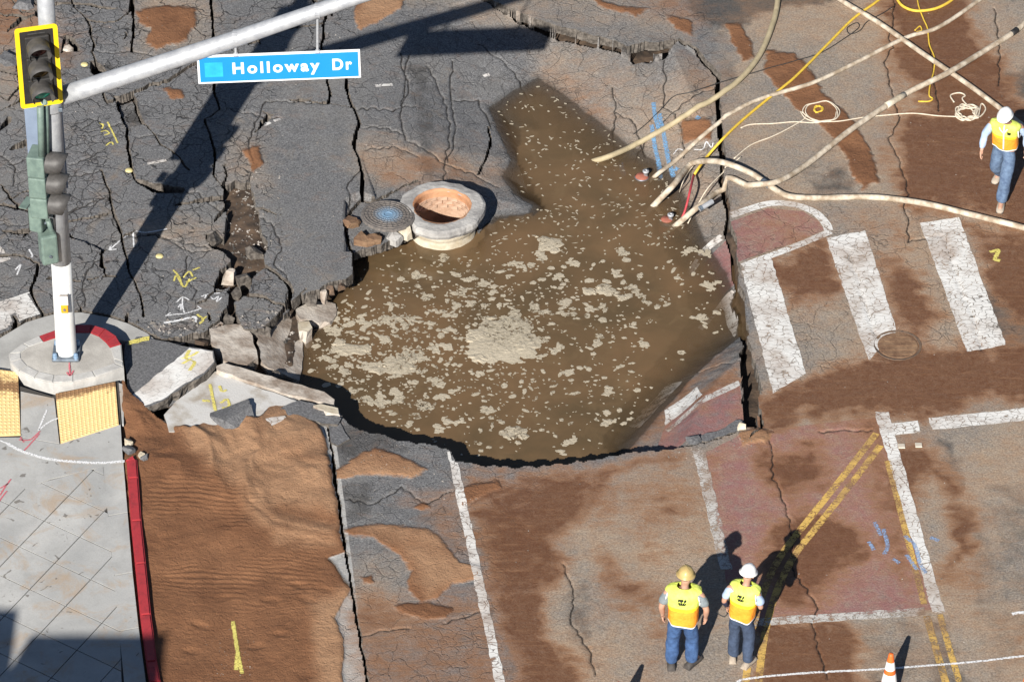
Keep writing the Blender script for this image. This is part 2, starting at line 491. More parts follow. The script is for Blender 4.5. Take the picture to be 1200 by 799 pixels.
# ---- stains and materials, traced in photo pixels
SAND_LANE = [(140, 440), (158, 470), (200, 497), (225, 502), (262, 486), (300, 492), (318, 470), (345, 482), (372, 500), (385, 520), (390, 560), (398, 620), (404, 648), (380, 658), (410, 690), (394, 722), (404, 750), (402, 799), (406, 900), (150, 900), (165, 799), (150, 640), (143, 520)]
SAND_THIN = [
    [(392, 550), (420, 536), (442, 528), (470, 534), (499, 548), (482, 558), (440, 555), (393, 560)],
    [(404, 624), (430, 616), (462, 615), (500, 622), (522, 636), (535, 655), (561, 663), (558, 676), (528, 684), (515, 702), (490, 706), (478, 690), (480, 668), (466, 650), (440, 632), (408, 630)],
    [(462, 708), (500, 705), (528, 714), (520, 724), (490, 726), (470, 718)],
    [(541, 572), (565, 566), (585, 562), (588, 570), (560, 585), (545, 598)],
    [(421, 676), (434, 672), (435, 683), (424, 684)], [(482, 597), (497, 592), (505, 598), (490, 601)],
    [(158, 14), (190, 6), (225, 10), (229, 28), (218, 50), (182, 62), (170, 52), (176, 36), (160, 30)],
    [(192, 104), (212, 108), (213, 118), (200, 117)],
    [(414, -20), (474, -20), (474, 14), (455, 24), (424, 32), (414, 14)],
    [(680, -10), (730, 8), (762, 12), (745, 19), (720, 14), (700, 8)], [(780, 18), (808, 24), (812, 42), (790, 36)],
    [(854, 28), (872, 26), (876, 46), (884, 66), (870, 72), (858, 52)],
    [(898, 60), (925, 62), (952, 82), (968, 108), (992, 130), (1014, 160), (1028, 190), (1028, 216), (1012, 224), (998, 208), (990, 180), (975, 156), (950, 140), (925, 122), (905, 100), (893, 80)],
    [(866, 506), (890, 500), (906, 506), (900, 518), (868, 521)],
    [(800, 128), (838, 138), (834, 158), (805, 150)],
    [(285, 176), (305, 172), (310, 195), (300, 204)],
]
MUD = [
    ([(1046, -30), (1130, -30), (1140, 22), (1170, 60), (1190, 110), (1260, 150), (1260, 300), (1185, 250), (1060, 240), (1050, 150), (1092, 130), (1060, 90), (1050, 40)], .9),
    ([(1120, 260), (1260, 270), (1260, 400), (1180, 380), (1140, 300)], .85),
    ([(905, 318), (935, 296), (968, 286), (984, 330), (975, 350), (940, 366), (925, 362)], .95),
    ([(1030, 300), (1075, 330), (1095, 400), (1110, 440), (1040, 445), (1015, 430), (1052, 390), (1035, 340)], .8),
    ([(880, 480), (905, 462), (960, 438), (1015, 422), (1080, 420), (1135, 412), (1260, 400), (1260, 470), (1160, 476), (1080, 486), (1024, 480), (1000, 492), (950, 484), (905, 500), (884, 500)], 1.0),
    ([(552, 600), (600, 556), (680, 545), (730, 540), (700, 590), (668, 610), (650, 680), (640, 740), (672, 800), (680, 900), (560, 900), (592, 780), (570, 700)], .85),
    ([(545, 560), (640, 550), (760, 534), (800, 528), (780, 545), (700, 560), (620, 580), (560, 610)], .95),
    ([(900, 610), (960, 590), (1000, 620), (1020, 650), (985, 670), (960, 715), (920, 715), (905, 660)], .9),
    ([(890, 735), (985, 728), (1005, 745), (998, 799), (1000, 900), (885, 900)], .95),
    ([(1112, 598), (1140, 600), (1150, 630), (1145, 652), (1116, 662), (1125, 630)], 1.0),
    ([(1040, 520), (1092, 508), (1112, 560), (1118, 585), (1085, 560), (1060, 600)], .9),
    ([(880, 515), (960, 520), (970, 560), (940, 575), (905, 560)], .8), ([(1030, 595), (1060, 600), (1065, 690), (1030, 640)], .6),
    ([(690, 560), (720, 560), (725, 600), (700, 620)], .6), ([(770, 720), (800, 700), (805, 760), (760, 790)], .5), ([(700, 660), (775, 690), (770, 730), (700, 715)], .7),
    ([(800, 455), (870, 430), (872, 450), (830, 470)], .9), ([(760, 470), (800, 430), (850, 395), (845, 405), (780, 480), (740, 520)], .9),
    ([(700, -30), (800, -30), (830, 20), (820, 40), (760, 10)], .5), ([(1090, 650), (1160, 640), (1160, 690), (1110, 690)], .35),
    ([(800, 60), (838, 90), (836, 130), (800, 90)], .35), ([(0, -30), (40, -30), (48, 30), (20, 60), (-30, 60), (-30, 0)], .6), ([(60, 40), (95, 45), (90, 80), (72, 80)], .5),
    ([(400, 690), (480, 700), (560, 690), (590, 690), (612, 900), (425, 900)], .5), ([(470, 590), (545, 560), (560, 660), (520, 640)], .5), ([(700, 560), (840, 530), (850, 600), (760, 640)], .35), ([(1000, 500), (1030, 495), (1060, 600), (1040, 620)], .6), ([(900, 560), (960, 570), (940, 610)], .5), ([(1040, 30), (1060, 30), (1050, 200), (1030, 200)], .4), ([(960, 250), (1060, 240), (1070, 300), (1020, 290)], .35),
    ([(440, 190), (500, 170), (590, 180), (560, 200), (470, 215)], .45), ([(650, 60), (715, 80), (720, 130), (690, 140), (640, 80)], .30),
]
DARK = [
    ([(806, -30), (905, -30), (905, 10), (870, 28), (846, 38), (828, 30), (810, 10)], 1.0), ([(905, -30), (1020, -30), (1000, 2), (930, 12), (905, 8)], .9),
    ([(1125, 345), (1200, 330), (1280, 380), (1280, 420), (1190, 425), (1150, 400)], .8), ([(1140, 80), (1260, 70), (1260, 140), (1190, 110)], .75),
    ([(940, 212), (1000, 205), (1005, 228), (950, 232)], .7), ([(960, 200), (990, 190), (1000, 215), (960, 220)], .7), ([(480, 60), (505, 60), (508, 210), (486, 215)], .55),
    ([(397, 500), (470, 510), (480, 528), (400, 545)], .75), ([(556, 610), (610, 600), (650, 615), (648, 660), (600, 690), (566, 660)], .85),
    ([(394, 560), (440, 560), (430, 610), (396, 610)], .6), ([(460, 620), (560, 560), (548, 640), (500, 640)], .35), ([(410, 720), (600, 700), (610, 830), (430, 830)], .42),
    ([(1150, 560), (1210, 560), (1260, 760), (1160, 800), (1130, 700)], .42), ([(1080, 730), (1110, 720), (1150, 830), (1090, 830)], .55), ([(1000, 728), (1080, 720), (1120, 830), (1010, 830)], .45),
    ([(830, 60), (860, 60), (880, 100), (850, 110)], .5), ([(1090, 20), (1130, 20), (1140, 110), (1095, 110)], .45), ([(935, 175), (985, 150), (985, 230), (935, 235)], .35),
    ([(660, 690), (690, 680), (700, 780), (680, 800)], .5), ([(1100, 505), (1125, 510), (1130, 590), (1110, 590)], .6), ([(720, 40), (798, 44), (790, 52), (735, 56)], .5),
    ([(590, 90), (640, 85), (800, 190), (850, 230), (858, 262), (800, 262), (760, 200)], .35),
    ([(100, 70), (125, 78), (130, 95), (112, 100)], .8), ([(140, 118), (156, 113), (170, 142), (150, 150)], .7), ([(72, 40), (95, 60), (90, 110), (76, 110)], .6),
]
TAN = [
    ([(850, -40), (1300, -40), (1300, 900), (640, 900), (600, 700), (640, 560), (820, 520), (900, 480), (870, 330), (850, 180)], .85),
    ([(630, 20), (740, 65), (840, 90), (845, 260), (790, 240), (690, 130), (630, 80)], .55), ([(420, 165), (570, 160), (600, 190), (470, 215), (425, 215)], .5),
    ([(405, 660), (480, 650), (480, 740), (415, 740)], .6), ([(490, 0), (700, -20), (800, 30), (780, 45), (650, 20)], .6),
    ([(150, -20), (240, -20), (235, 60), (160, 65)], .7), ([(700, 590), (800, 560), (820, 690), (700, 690)], .5), ([(0, 20), (60, 30), (30, 110), (-20, 110)], .4),
    ([(270, 150), (310, 165), (320, 215), (280, 215)], .6), ([(530, 560), (600, 580), (560, 640)], .4), ([(180, 265), (260, 285), (250, 295), (185, 280)], .7),
]
REDZ = [
    [(805, 290), (850, 262), (900, 245), (940, 248), (960, 260), (966, 270), (935, 283), (870, 306), (835, 322)],
    [(826, 530), (870, 508), (960, 496), (1028, 490), (1060, 590), (1094, 714), (905, 726), (858, 730), (846, 640)],
    [(782, 470), (820, 455), (868, 446), (872, 488), (830, 505), (790, 515), (772, 500)],
]
mud = polymax(MUD, 26, 20) * .98; dark = polymax(DARK, 12, 14); tan = polymax(TAN, 26, 22); red = polymax(REDZ, 2.5, 2)
sand_l = pmask(SAND_LANE, 4, 6); sand_t = polymax(SAND_THIN, 8, 7)
sand = np.maximum(sand_l, sand_t)
conc = pmask([(385, 498), (392, 500), (430, 799), (440, 900), (375, 900), (375, 500)], 1.5, .6)      # concrete gutter strip
ally = np.maximum(polymax([([(-60, -60), (430, -60), (430, 400), (-60, 400)], .85), ([(430, -60), (850, -60), (850, 260), (430, 260)], .40), ([(860, 240), (1190, 240), (1190, 420), (870, 470)], .35), ([(395, 500), (640, 520), (640, 900), (395, 900)], .35)], 20, 10), .06)
smooth_slab = pmask([(318, 70), (410, 70), (425, 140), (408, 330), (340, 345), (318, 240)], 12, 6)
ally *= (1 - .93 * smooth_slab)
dry = polymax([[(281, 545), (288, 548), (296, 585), (330, 612), (392, 622), (392, 634), (325, 626), (288, 596)], [(215, 500), (330, 460), (390, 520), (395, 600), (300, 600), (240, 540)], [(285, 555), (300, 560), (330, 620), (390, 640), (320, 640), (290, 600)], [(470, 640), (540, 640), (560, 670), (500, 700)], [(395, 540), (500, 540), (500, 560), (395, 560)], [(865, 500), (910, 500), (905, 525), (865, 525)], [(370, 700), (410, 690), (405, 900), (375, 900)], [(398, 612), (560, 610), (520, 650), (440, 630)], [(415, -20), (475, -20), (475, 30), (420, 30)]], 14, 12)

# ---- water outline (at water level) and cut regions (at road level)
W_PX = [(632, 91), (660, 110), (700, 141), (738, 170), (766, 187), (792, 207), (812, 245), (825, 280), (850, 317), (862, 345), (874, 372), (871, 392), (840, 416), (812, 442), (778, 481), (739, 526), (735, 640), (380, 640), (300, 520), (330, 450), (354, 440), (357, 405), (372, 392), (392, 352), (405, 332), (417, 326), (415, 298), (440, 288), (480, 278), (500, 285), (555, 285), (578, 254), (618, 250), (623, 241), (600, 226), (588, 206), (598, 188), (582, 152), (573, 126), (600, 107)]
W_XY = [tuple(P(u, v, ZW)[:2]) for u, v in W_PX]
dW = -sdist(W_XY, GX + WF_U * .03, GY + WF_V * .03)             # metres, positive outside the water
H_PX = [(395, 478), (407, 496), (440, 508), (480, 517), (526, 526), (534, 541), (600, 547), (645, 545), (700, 537), (738, 529), (705, 492), (745, 425), (785, 380), (812, 345), (800, 300), (775, 262), (755, 230), (735, 202), (690, 162), (640, 128), (612, 122), (606, 160), (622, 185), (640, 222), (610, 228), (570, 236), (545, 262), (490, 264), (462, 274), (440, 283), (413, 292), (413, 322), (394, 332), (345, 352), (338, 364), (312, 384), (282, 386), (272, 352), (258, 372), (240, 389), (212, 396), (190, 399), (150, 378), (140, 398), (138, 446), (160, 474), (200, 500), (260, 488), (330, 456), (378, 498)]
H_J = jag(H_PX, 2.2, 7, 5)
def inside_px(poly, extra=0.0, warp=1.6):
    out = np.zeros(GX.shape, bool)
    s = crop(poly, 12)
    out[s] = sdist(poly, U0[s] + WF_U[s] * warp, V0[s] + WF_V[s] * warp) > -extra
    return out
cut = inside_px(H_J)
GAP = [(866, 405), (868, 417), (870, 446), (871, 483), (873, 500), (887, 501), (888, 474), (893, 455), (888, 436), (882, 418), (879, 404), (874, 390)]
cut |= inside_px(jag(GAP, 1.2, 6, 8))
PIT = [(262, 221), (276, 213), (284, 217), (292, 214), (298, 236), (303, 256), (304, 270), (313, 284), (309, 312), (296, 326), (291, 344), (280, 352), (272, 352), (266, 344), (272, 330), (262, 338), (252, 336), (258, 318), (270, 306), (262, 296), (246, 292), (240, 276), (254, 274), (264, 280), (266, 258)]
cut |= inside_px(jag(PIT, 1.5, 6, 9))
for q in ([(106, 71), (118, 76), (127, 90), (116, 92), (107, 88)], [(742, 64), (780, 63), (792, 50), (798, 47), (745, 52), (735, 56)], [(158, 211), (180, 215), (216, 221), (214, 226), (178, 226), (160, 216)], [(10, 174), (22, 165), (34, 161), (36, 167), (22, 173)], [(0, 149), (8, 138), (13, 135), (13, 141), (4, 150), (-6, 156)], [(76, 42), (88, 46), (94, 60), (84, 62)]):
    cut |= inside_px(jag(q, 1, 5, 4))
SIDEWALK_CUT = [(-400, 372), (0, 392), (30, 374), (62, 366), (95, 364), (130, 370), (152, 378), (196, 402), (150, 404), (143, 440), (141, 520), (146, 640), (172, 799), (180, 900), (-400, 900)]
sidewalk_m = inside_px(SIDEWALK_CUT, 0, .5)
MC = P(518, 242, .03)
shaft_m = np.hypot(GX - MC[0], GY - MC[1]) < .54
cut |= shaft_m
cut |= sidewalk_m

# ---- cracks traced in photo pixels: (points, width in px)
CRACKS = [
    ([(155, -10), (153, 15), (140, 25), (128, 27), (112, 28), (100, 22), (88, 10), (80, -10)], 1.9), ([(100, 22), (105, 30), (108, 45), (111, 55), (107, 62), (112, 72)], 2.2), ([(107, 61), (130, 62), (155, 62), (180, 66), (230, 72)], 1.7),
    ([(157, 0), (156, 30), (155, 62)], 2.4), ([(135, 115), (155, 110), (175, 101), (197, 96), (210, 86), (230, 75), (248, 62)], 4.2), ([(118, 92), (121, 107), (125, 120), (137, 116)], 2.0),
    ([(137, 116), (142, 134), (149, 148), (149, 158), (150, 172), (153, 190), (158, 208), (144, 220), (130, 226)], 3.0), ([(149, 149), (167, 145), (156, 112)], 2.0), ([(168, 145), (180, 155), (187, 170), (205, 180), (222, 200)], 1.8),
    ([(118, 196), (122, 208), (129, 226), (132, 245), (142, 272), (146, 296), (152, 320), (165, 345), (168, 372)], 2.2), ([(130, 226), (105, 238), (88, 244), (70, 252), (40, 262), (15, 263), (-30, 258)], 1.6),
    ([(-30, 242), (0, 234), (17, 229), (27, 222), (37, 221), (44, 232), (50, 250)], 2.8), ([(-20, 300), (11, 298), (28, 300), (45, 308), (40, 329), (36, 342), (44, 358), (52, 370)], 3.2), ([(210, 223), (232, 228), (245, 240), (262, 250)], 1.7),
    ([(386, -10), (380, 28), (377, 52), (379, 75), (382, 92), (387, 105), (385, 121)], 2.4), ([(340, 118), (385, 121), (407, 126), (415, 128)], 1.8), ([(406, 88), (407, 110), (415, 128), (421, 145), (414, 170), (420, 187), (425, 202), (424, 228), (410, 243), (404, 265), (410, 285), (414, 298)], 3.4),
    ([(247, -10), (247, 8), (250, 37), (249, 62), (252, 85), (251, 107), (258, 130), (240, 140)], 2.4), ([(262, 222), (250, 205), (252, 180), (240, 140)], 1.8), ([(292, 214), (298, 195), (290, 170), (302, 140), (312, 118), (330, 120)], 1.7),
    ([(303, 256), (318, 262), (330, 290), (322, 310), (338, 328), (336, 350)], 1.6), ([(335, 330), (341, 340), (339, 352), (330, 366), (312, 382)], 5.0), ([(309, 312), (320, 318), (335, 330)], 3.4), ([(272, 350), (268, 362), (274, 378), (284, 386)], 6.0),
    ([(560, -6), (600, 12), (620, 21), (650, 31), (685, 39), (722, 49), (735, 57), (744, 62)], 3.0), ([(796, 47), (815, 57), (825, 70), (842, 87), (841, 112), (842, 132), (844, 150), (847, 175), (846, 200), (850, 220), (855, 232), (852, 257), (860, 277), (861, 300), (866, 317), (861, 330), (870, 345), (869, 362), (875, 392)], 5.0),
    ([(742, 64), (778, 64), (780, 85), (778, 110)], 1.7), ([(738, 529), (770, 527), (800, 522), (830, 517), (855, 508), (874, 499)], 3.0), ([(490, 205), (470, 213), (440, 232), (424, 230)], 2.6), ([(424, 200), (407, 215), (410, 243)], 1.6),
    ([(560, 185), (575, 150), (572, 125)], 2.0), ([(500, 70), (520, 100), (528, 140), (522, 175), (520, 205)], 1.6), ([(469, 60), (475, 90), (468, 130), (476, 160), (520, 178), (560, 186), (585, 196)], 1.6), ([(530, 60), (528, 100), (534, 140), (525, 176)], 1.6),
    ([(415, 128), (440, 126), (460, 128), (470, 122), (488, 118)], 1.6), ([(384, 496), (388, 520), (398, 600), (412, 690), (430, 799), (440, 880)], 2.0), ([(874, 470), (890, 480), (893, 500), (880, 512)], 1.8),
    ([(-10, 62), (20, 72), (24, 100), (10, 116), (-10, 110)], 2.6), ([(14, 2), (26, 16), (46, 14), (60, -6)], 2.6), ([(40, 46), (60, 62), (72, 62), (76, 44)], 2.2), ([(88, 92), (100, 96), (118, 92)], 1.7),
]
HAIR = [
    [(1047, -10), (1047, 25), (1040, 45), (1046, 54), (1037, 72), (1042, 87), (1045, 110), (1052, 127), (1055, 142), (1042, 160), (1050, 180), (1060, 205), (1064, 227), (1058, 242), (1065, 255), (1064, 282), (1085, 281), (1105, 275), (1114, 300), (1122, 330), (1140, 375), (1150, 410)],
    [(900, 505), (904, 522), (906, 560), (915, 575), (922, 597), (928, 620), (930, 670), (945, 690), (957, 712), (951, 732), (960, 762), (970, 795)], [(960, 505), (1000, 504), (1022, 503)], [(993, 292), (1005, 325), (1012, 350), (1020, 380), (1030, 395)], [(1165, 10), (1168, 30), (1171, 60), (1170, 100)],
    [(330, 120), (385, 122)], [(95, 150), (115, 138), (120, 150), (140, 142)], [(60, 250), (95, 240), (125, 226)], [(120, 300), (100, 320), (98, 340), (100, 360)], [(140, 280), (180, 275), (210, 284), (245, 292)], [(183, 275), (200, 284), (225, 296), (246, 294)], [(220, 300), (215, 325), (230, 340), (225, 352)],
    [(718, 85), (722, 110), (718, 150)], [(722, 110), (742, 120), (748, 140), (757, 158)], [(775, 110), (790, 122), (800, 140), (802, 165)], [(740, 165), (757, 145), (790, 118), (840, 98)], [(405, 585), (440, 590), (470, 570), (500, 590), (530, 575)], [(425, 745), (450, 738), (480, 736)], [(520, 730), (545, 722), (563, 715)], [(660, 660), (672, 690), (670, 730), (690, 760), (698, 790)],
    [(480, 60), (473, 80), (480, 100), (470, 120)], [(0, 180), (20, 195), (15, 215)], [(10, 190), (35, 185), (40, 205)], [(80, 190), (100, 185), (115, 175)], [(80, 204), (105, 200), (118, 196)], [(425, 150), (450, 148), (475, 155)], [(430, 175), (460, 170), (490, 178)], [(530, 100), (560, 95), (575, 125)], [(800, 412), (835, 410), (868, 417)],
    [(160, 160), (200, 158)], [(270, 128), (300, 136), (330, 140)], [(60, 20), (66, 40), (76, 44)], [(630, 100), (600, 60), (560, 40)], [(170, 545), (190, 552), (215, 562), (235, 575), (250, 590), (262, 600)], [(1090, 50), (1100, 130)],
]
crackd = np.full(GX.shape, 9.0); haird = np.full(GX.shape, 9.0)
def seg_field(out, pts, add=0.0):
    for (a, b) in zip(pts[:-1], pts[1:]):
        A, B = P(*a)[:2], P(*b)[:2]
        pad = .16
        i0, i1 = int((min(A[0], B[0]) - pad - GX0) / DX), int((max(A[0], B[0]) + pad - GX0) / DX) + 2
        j0, j1 = int((min(A[1], B[1]) - pad - GY0) / DY), int((max(A[1], B[1]) + pad - GY0) / DY) + 2
        i0, j0, i1, j1 = max(i0, 0), max(j0, 0), min(i1, nx), min(j1, ny)
        if i1 <= i0 or j1 <= j0: continue
        X, Y = GX[j0:j1, i0:i1], GY[j0:j1, i0:i1]
        e = B - A
        t = np.clip(((X - A[0]) * e[0] + (Y - A[1]) * e[1]) / (e @ e + 1e-9), 0, 1)
        d = np.hypot(X - A[0] - t * e[0], Y - A[1] - t * e[1]) - add
        out[j0:j1, i0:i1] = np.minimum(out[j0:j1, i0:i1], d)
for k, (pts, w) in enumerate(CRACKS):
    if w < 1.75:
        HAIR.append(pts); continue
    wm = max(w * .0130, .028)
    seg_field(crackd, jag(pts, 1.1, 5, 100 + k, False), wm * .5)
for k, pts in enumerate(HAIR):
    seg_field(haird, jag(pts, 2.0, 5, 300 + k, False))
cut |= (crackd + WF_U * .006) < 0
# secondary break-up of the upper-left pavement into smaller slabs
sw_ = crop([(-60, -60), (440, 390)], 0)
rv = np.random.default_rng(4)
sites = []
while len(sites) < 62:
    q = (rv.uniform(-70, 445), rv.uniform(-70, 390))
    if all((q[0] - s[0]) ** 2 + ((q[1] - s[1]) * 1.5) ** 2 > 38 ** 2 for s in sites): sites.append(q)
vx = GX[sw_] + WARPU[sw_] * .16 + WF_U[sw_] * .05; vy = GY[sw_] + WARPV[sw_] * .16 + WF_V[sw_] * .05
f1 = np.full(vx.shape, 99.0); f2 = np.full(vx.shape, 99.0)
for q in sites:
    c_ = P(*q); d_ = np.hypot(vx - c_[0], vy - c_[1])
    f2 = np.minimum(f2, np.maximum(f1, d_)); f1 = np.minimum(f1, d_)
wv_ = .05 * sstep(.40, .62, fbm(GX[sw_], GY[sw_], .9, 71, 3)) * (1 - smooth_slab[sw_]) * sstep(425, 405, U0[sw_])
cut[sw_] |= ((f2 - f1) < wv_) & (wv_ > .016)
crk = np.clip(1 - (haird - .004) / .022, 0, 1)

# ---- heights
Z = (fbm(GX, GY, .35, 31, 3) - .5) * .03 + (fbm(GX, GY, 2.2, 32, 3) - .5) * .012
G_PX = [(426, 190), (424, 140), (412, 110), (470, 20), (565, -4), (600, 12), (650, 31), (722, 49), (742, 63), (780, 63), (797, 47), (825, 70), (842, 87), (842, 132), (847, 190), (855, 232), (852, 257), (860, 277), (866, 317), (861, 330), (870, 345), (875, 392), (869, 430), (872, 500), (840, 514), (800, 523), (738, 529), (700, 522), (600, 400), (540, 262), (492, 232), (492, 206), (470, 213), (440, 232)]
gz = inside_px(G_PX, 0, .6)
kk = .195 + (.62 - .195) * sstep(770, 830, U0) * sstep(330, 390, V0) + .12 * sstep(770, 830, U0) * sstep(390, 330, V0)
cap = np.where(U0 > 780, -.07 * sstep(780, 830, U0), 0)
slope = np.minimum(cap, ZW + kk * dW + .01)
soft_in = np.minimum(slope, ZW + .75 * dW * sstep(0, -.3, dW) + kk * dW * (1 - sstep(0, -.3, dW)))
west = sstep(412, 520, U0) + sstep(150, 60, V0)
Zg = np.where(dW > 0, slope, soft_in)
Zg = np.where(U0 < 560, Zg * np.clip(sstep(418, 560, U0) * .85 + .15, 0, 1), Zg)
Z = np.where(gz, Zg + Z * .6, Z)
cover_slab = inside_px([(404, 236), (424, 226), (440, 232), (470, 212), (492, 205), (500, 262), (440, 292), (404, 296)], 0, .6) & ~gz
Z = np.where(cover_slab, -.10 + Z, Z)
# sand relief: mounds, flow ridges and ripples
sl = sand_l * ~sidewalk_m
fw_u = GX + (fbm(GX, GY, .8, 46, 3) - .5) * 1.2; fw_v = GY + (fbm(GX, GY, .8, 47, 3) - .5) * 1.2
lobes = np.abs(fbm(fw_u, fw_v * .8, 1.0, 48, 4) - .5) * 2
mound = (fbm(GX, GY, .9, 41, 4) - .42) * .24 * sstep(580, 500, V0) + (fbm(GX, GY, 1.4, 42, 4) - .5) * .06 + (.35 - lobes) * .16 * sstep(680, 540, V0)
ridge = np.exp(-(np.minimum(9, np.abs(sdist([(285, 550), (292, 585), (325, 612), (390, 628), (388, 632), (320, 620), (286, 592)], U0, V0))) / 7) ** 2) * .03
ph = GY * 2 * math.pi / .080 + GX * 5.0 + (fbm(GX, GY, .8, 43, 3) - .5) * 34
rip_m = np.maximum(pmask([(168, 566), (240, 556), (300, 580), (380, 640), (392, 700), (330, 720), (250, 690), (175, 700)], 22, 14), .25 * sstep(560, 620, V0)) * sstep(398, 372, U0) * sstep(150, 190, U0) * sstep(.34, .52, fbm(GX, GY, .9, 44, 3))
ripple = np.sin(ph) * .0068 * rip_m
Z = Z + sl * (.035 + mound + ridge + ripple)
for (fu, fv, fa) in [(235, 735, .5), (225, 765, .2), (262, 703, -.3), (318, 705, .1), (352, 688, .35), (360, 705, .4), (378, 692, .4), (330, 745, .2), (300, 760, -.2)]:
    du, dv = (U0 - fu), (V0 - fv) / .64
    a, b2 = du * math.cos(fa) + dv * math.sin(fa), -du * math.sin(fa) + dv * math.cos(fa)
    rr = (a / 13) ** 2 + (b2 / 6) ** 2
    Z += sl * (-.014 * np.exp(-rr ** 2) + .003 * np.exp(-(rr - 1.4) ** 2 * 2)) * (.5 + fbm(GX, GY, 5, 49, 2))
Z += sstep(.35, .8, sand_t) * (.022 + (fbm(GX, GY, 2.2, 45, 4) - .5) * .03)
Z -= .02 * crk * (1 - sand_l)
# pothole remnants on the right
Z -= .02 * np.exp(-(((U0 - 1052) / 26) ** 2 + ((V0 - 404) / 17) ** 2) ** 3)
# sub-base under the cracks, floor of the pond
Zs = -.30 + (fbm(GX, GY, 1.5, 51, 4) - .5) * .16
Zs = np.where(dW < .15, np.maximum(-1.5, np.minimum(Zs, ZW + .10 + (dW - .15) * 1.6)), Zs)
tri_pit = inside_px(PIT, 6)
Zs = np.where(tri_pit, -.12 + (fbm(GX, GY, 3.0, 52, 4) - .5) * .16 - .10 * sstep(285, 320, V0), Zs)
Zs = np.where(gz, np.minimum(Zs, Z - .22), Zs)
Zs = np.where(np.hypot(GX - MC[0], GY - MC[1]) < .64, -1.45, Zs)
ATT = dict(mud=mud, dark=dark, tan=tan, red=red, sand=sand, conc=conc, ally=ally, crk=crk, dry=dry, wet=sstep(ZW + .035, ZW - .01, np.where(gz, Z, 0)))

# ---- split into slabs: connected regions of uncut cells
keep = (cut[:-1, :-1].astype(int) + cut[1:, 1:] + cut[1:, :-1] + cut[:-1, 1:]) < 2
lane_sand = (sand_l > .5)[:-1, :-1] & keep & ~(sand_t > .6)[:-1, :-1]
lab = np.full(keep.shape, -1, np.int64)
roadk = keep & ~lane_sand
parent_ = []
def find(a):
    while parent_[a] != a:
        parent_[a] = parent_[parent_[a]]; a = parent_[a]
    return a
prev_runs = []
all_runs = []
for j in range(roadk.shape[0]):
    row = roadk[j].astype(np.int8)
    d = np.diff(np.concatenate([[0], row, [0]]))
    st, en = np.nonzero(d == 1)[0], np.nonzero(d == -1)[0]
    runs = []; pi = 0
    for a, b in zip(st, en):
        rid = len(parent_); parent_.append(rid)
        while pi < len(prev_runs) and prev_runs[pi][1] <= a: pi += 1
        q = pi
        while q < len(prev_runs) and prev_runs[q][0] < b:
            ra, rb = find(rid), find(prev_runs[q][2])
            if ra != rb: parent_[max(ra, rb)] = min(ra, rb)
            q += 1
        runs.append((a, b, rid)); all_runs.append((j, a, b, rid))
    prev_runs = runs
for j, a, b, rid in all_runs: lab[j, a:b] = find(rid)
ids, cnt = np.unique(lab[lab >= 0], return_counts=True)
order = np.argsort(-cnt); ids, cnt = ids[order], cnt[order]
MAIN = ids[0]
cellA = DX * DY
slabs = [i for i, c in zip(ids[1:], cnt[1:]) if c * cellA > .035]
small = [i for i, c in zip(ids[1:], cnt[1:]) if c * cellA <= .035 and c > 6]
TILT = {}
Xc, Yc = (GX[:-1, :-1] + DX / 2), (GY[:-1, :-1] + DY / 2)
def lab_at(u, v):
    p = P(u, v); i, j = int((p[0] - GX0) / DX), int((p[1] - GY0) / DY)
    return lab[j, i]
r5 = random.Random(5)
gcell = gz[:-1, :-1]
for s in slabs:
    m = lab == s
    cx, cy = Xc[m].mean(), Yc[m].mean(); area = m.sum() * cellA
    fl = gcell[m].mean()
    amp = (.045 if area < 3 else .018) * (1 - .8 * fl)
    TILT[s] = (cx, cy, r5.uniform(-.045, .03) * (1 - .8 * fl) * (1 if area < 4 else .4), r5.uniform(-amp, amp), r5.uniform(-amp, amp))
for (u, v, dz, sx, sy) in [(215, 350, .05, .02, -.03), (310, 350, -.06, -.05, .05), (360, 250, .02, .0, .0), (152, 132, -.10, .06, -.05), (440, 265, 0, 0, 0), (200, 190, 0.0, .01, .04), (100, 290, 0, .01, 0)]:
    q = lab_at(u, v)
    if q in TILT: TILT[q] = (TILT[q][0], TILT[q][1], dz, sx, sy)
def hz(x, y, up=0.0):
    """height of the finished ground at (x, y); nan where it is open"""
    i, j = int((x - GX0) / DX), int((y - GY0) / DY)
    if i < 0 or j < 0 or i >= nx - 1 or j >= ny - 1: return up
    if not keep[j, i]: return float('nan')
    fx, fy = (x - GX0) / DX - i, (y - GY0) / DY - j
    z = (Z[j, i] * (1 - fx) + Z[j, i + 1] * fx) * (1 - fy) + (Z[j + 1, i] * (1 - fx) + Z[j + 1, i + 1] * fx) * fy
    t = TILT.get(lab[j, i])
    if t: z += t[2] + (x - t[0]) * t[3] + (y - t[1]) * t[4]
    return float(z) + up
def hz0(x, y, d=0.0):
    z = hz(x, y)
    return d if z != z else z
print('slabs', len(slabs), 'small', len(small), 'verts', nx * ny)

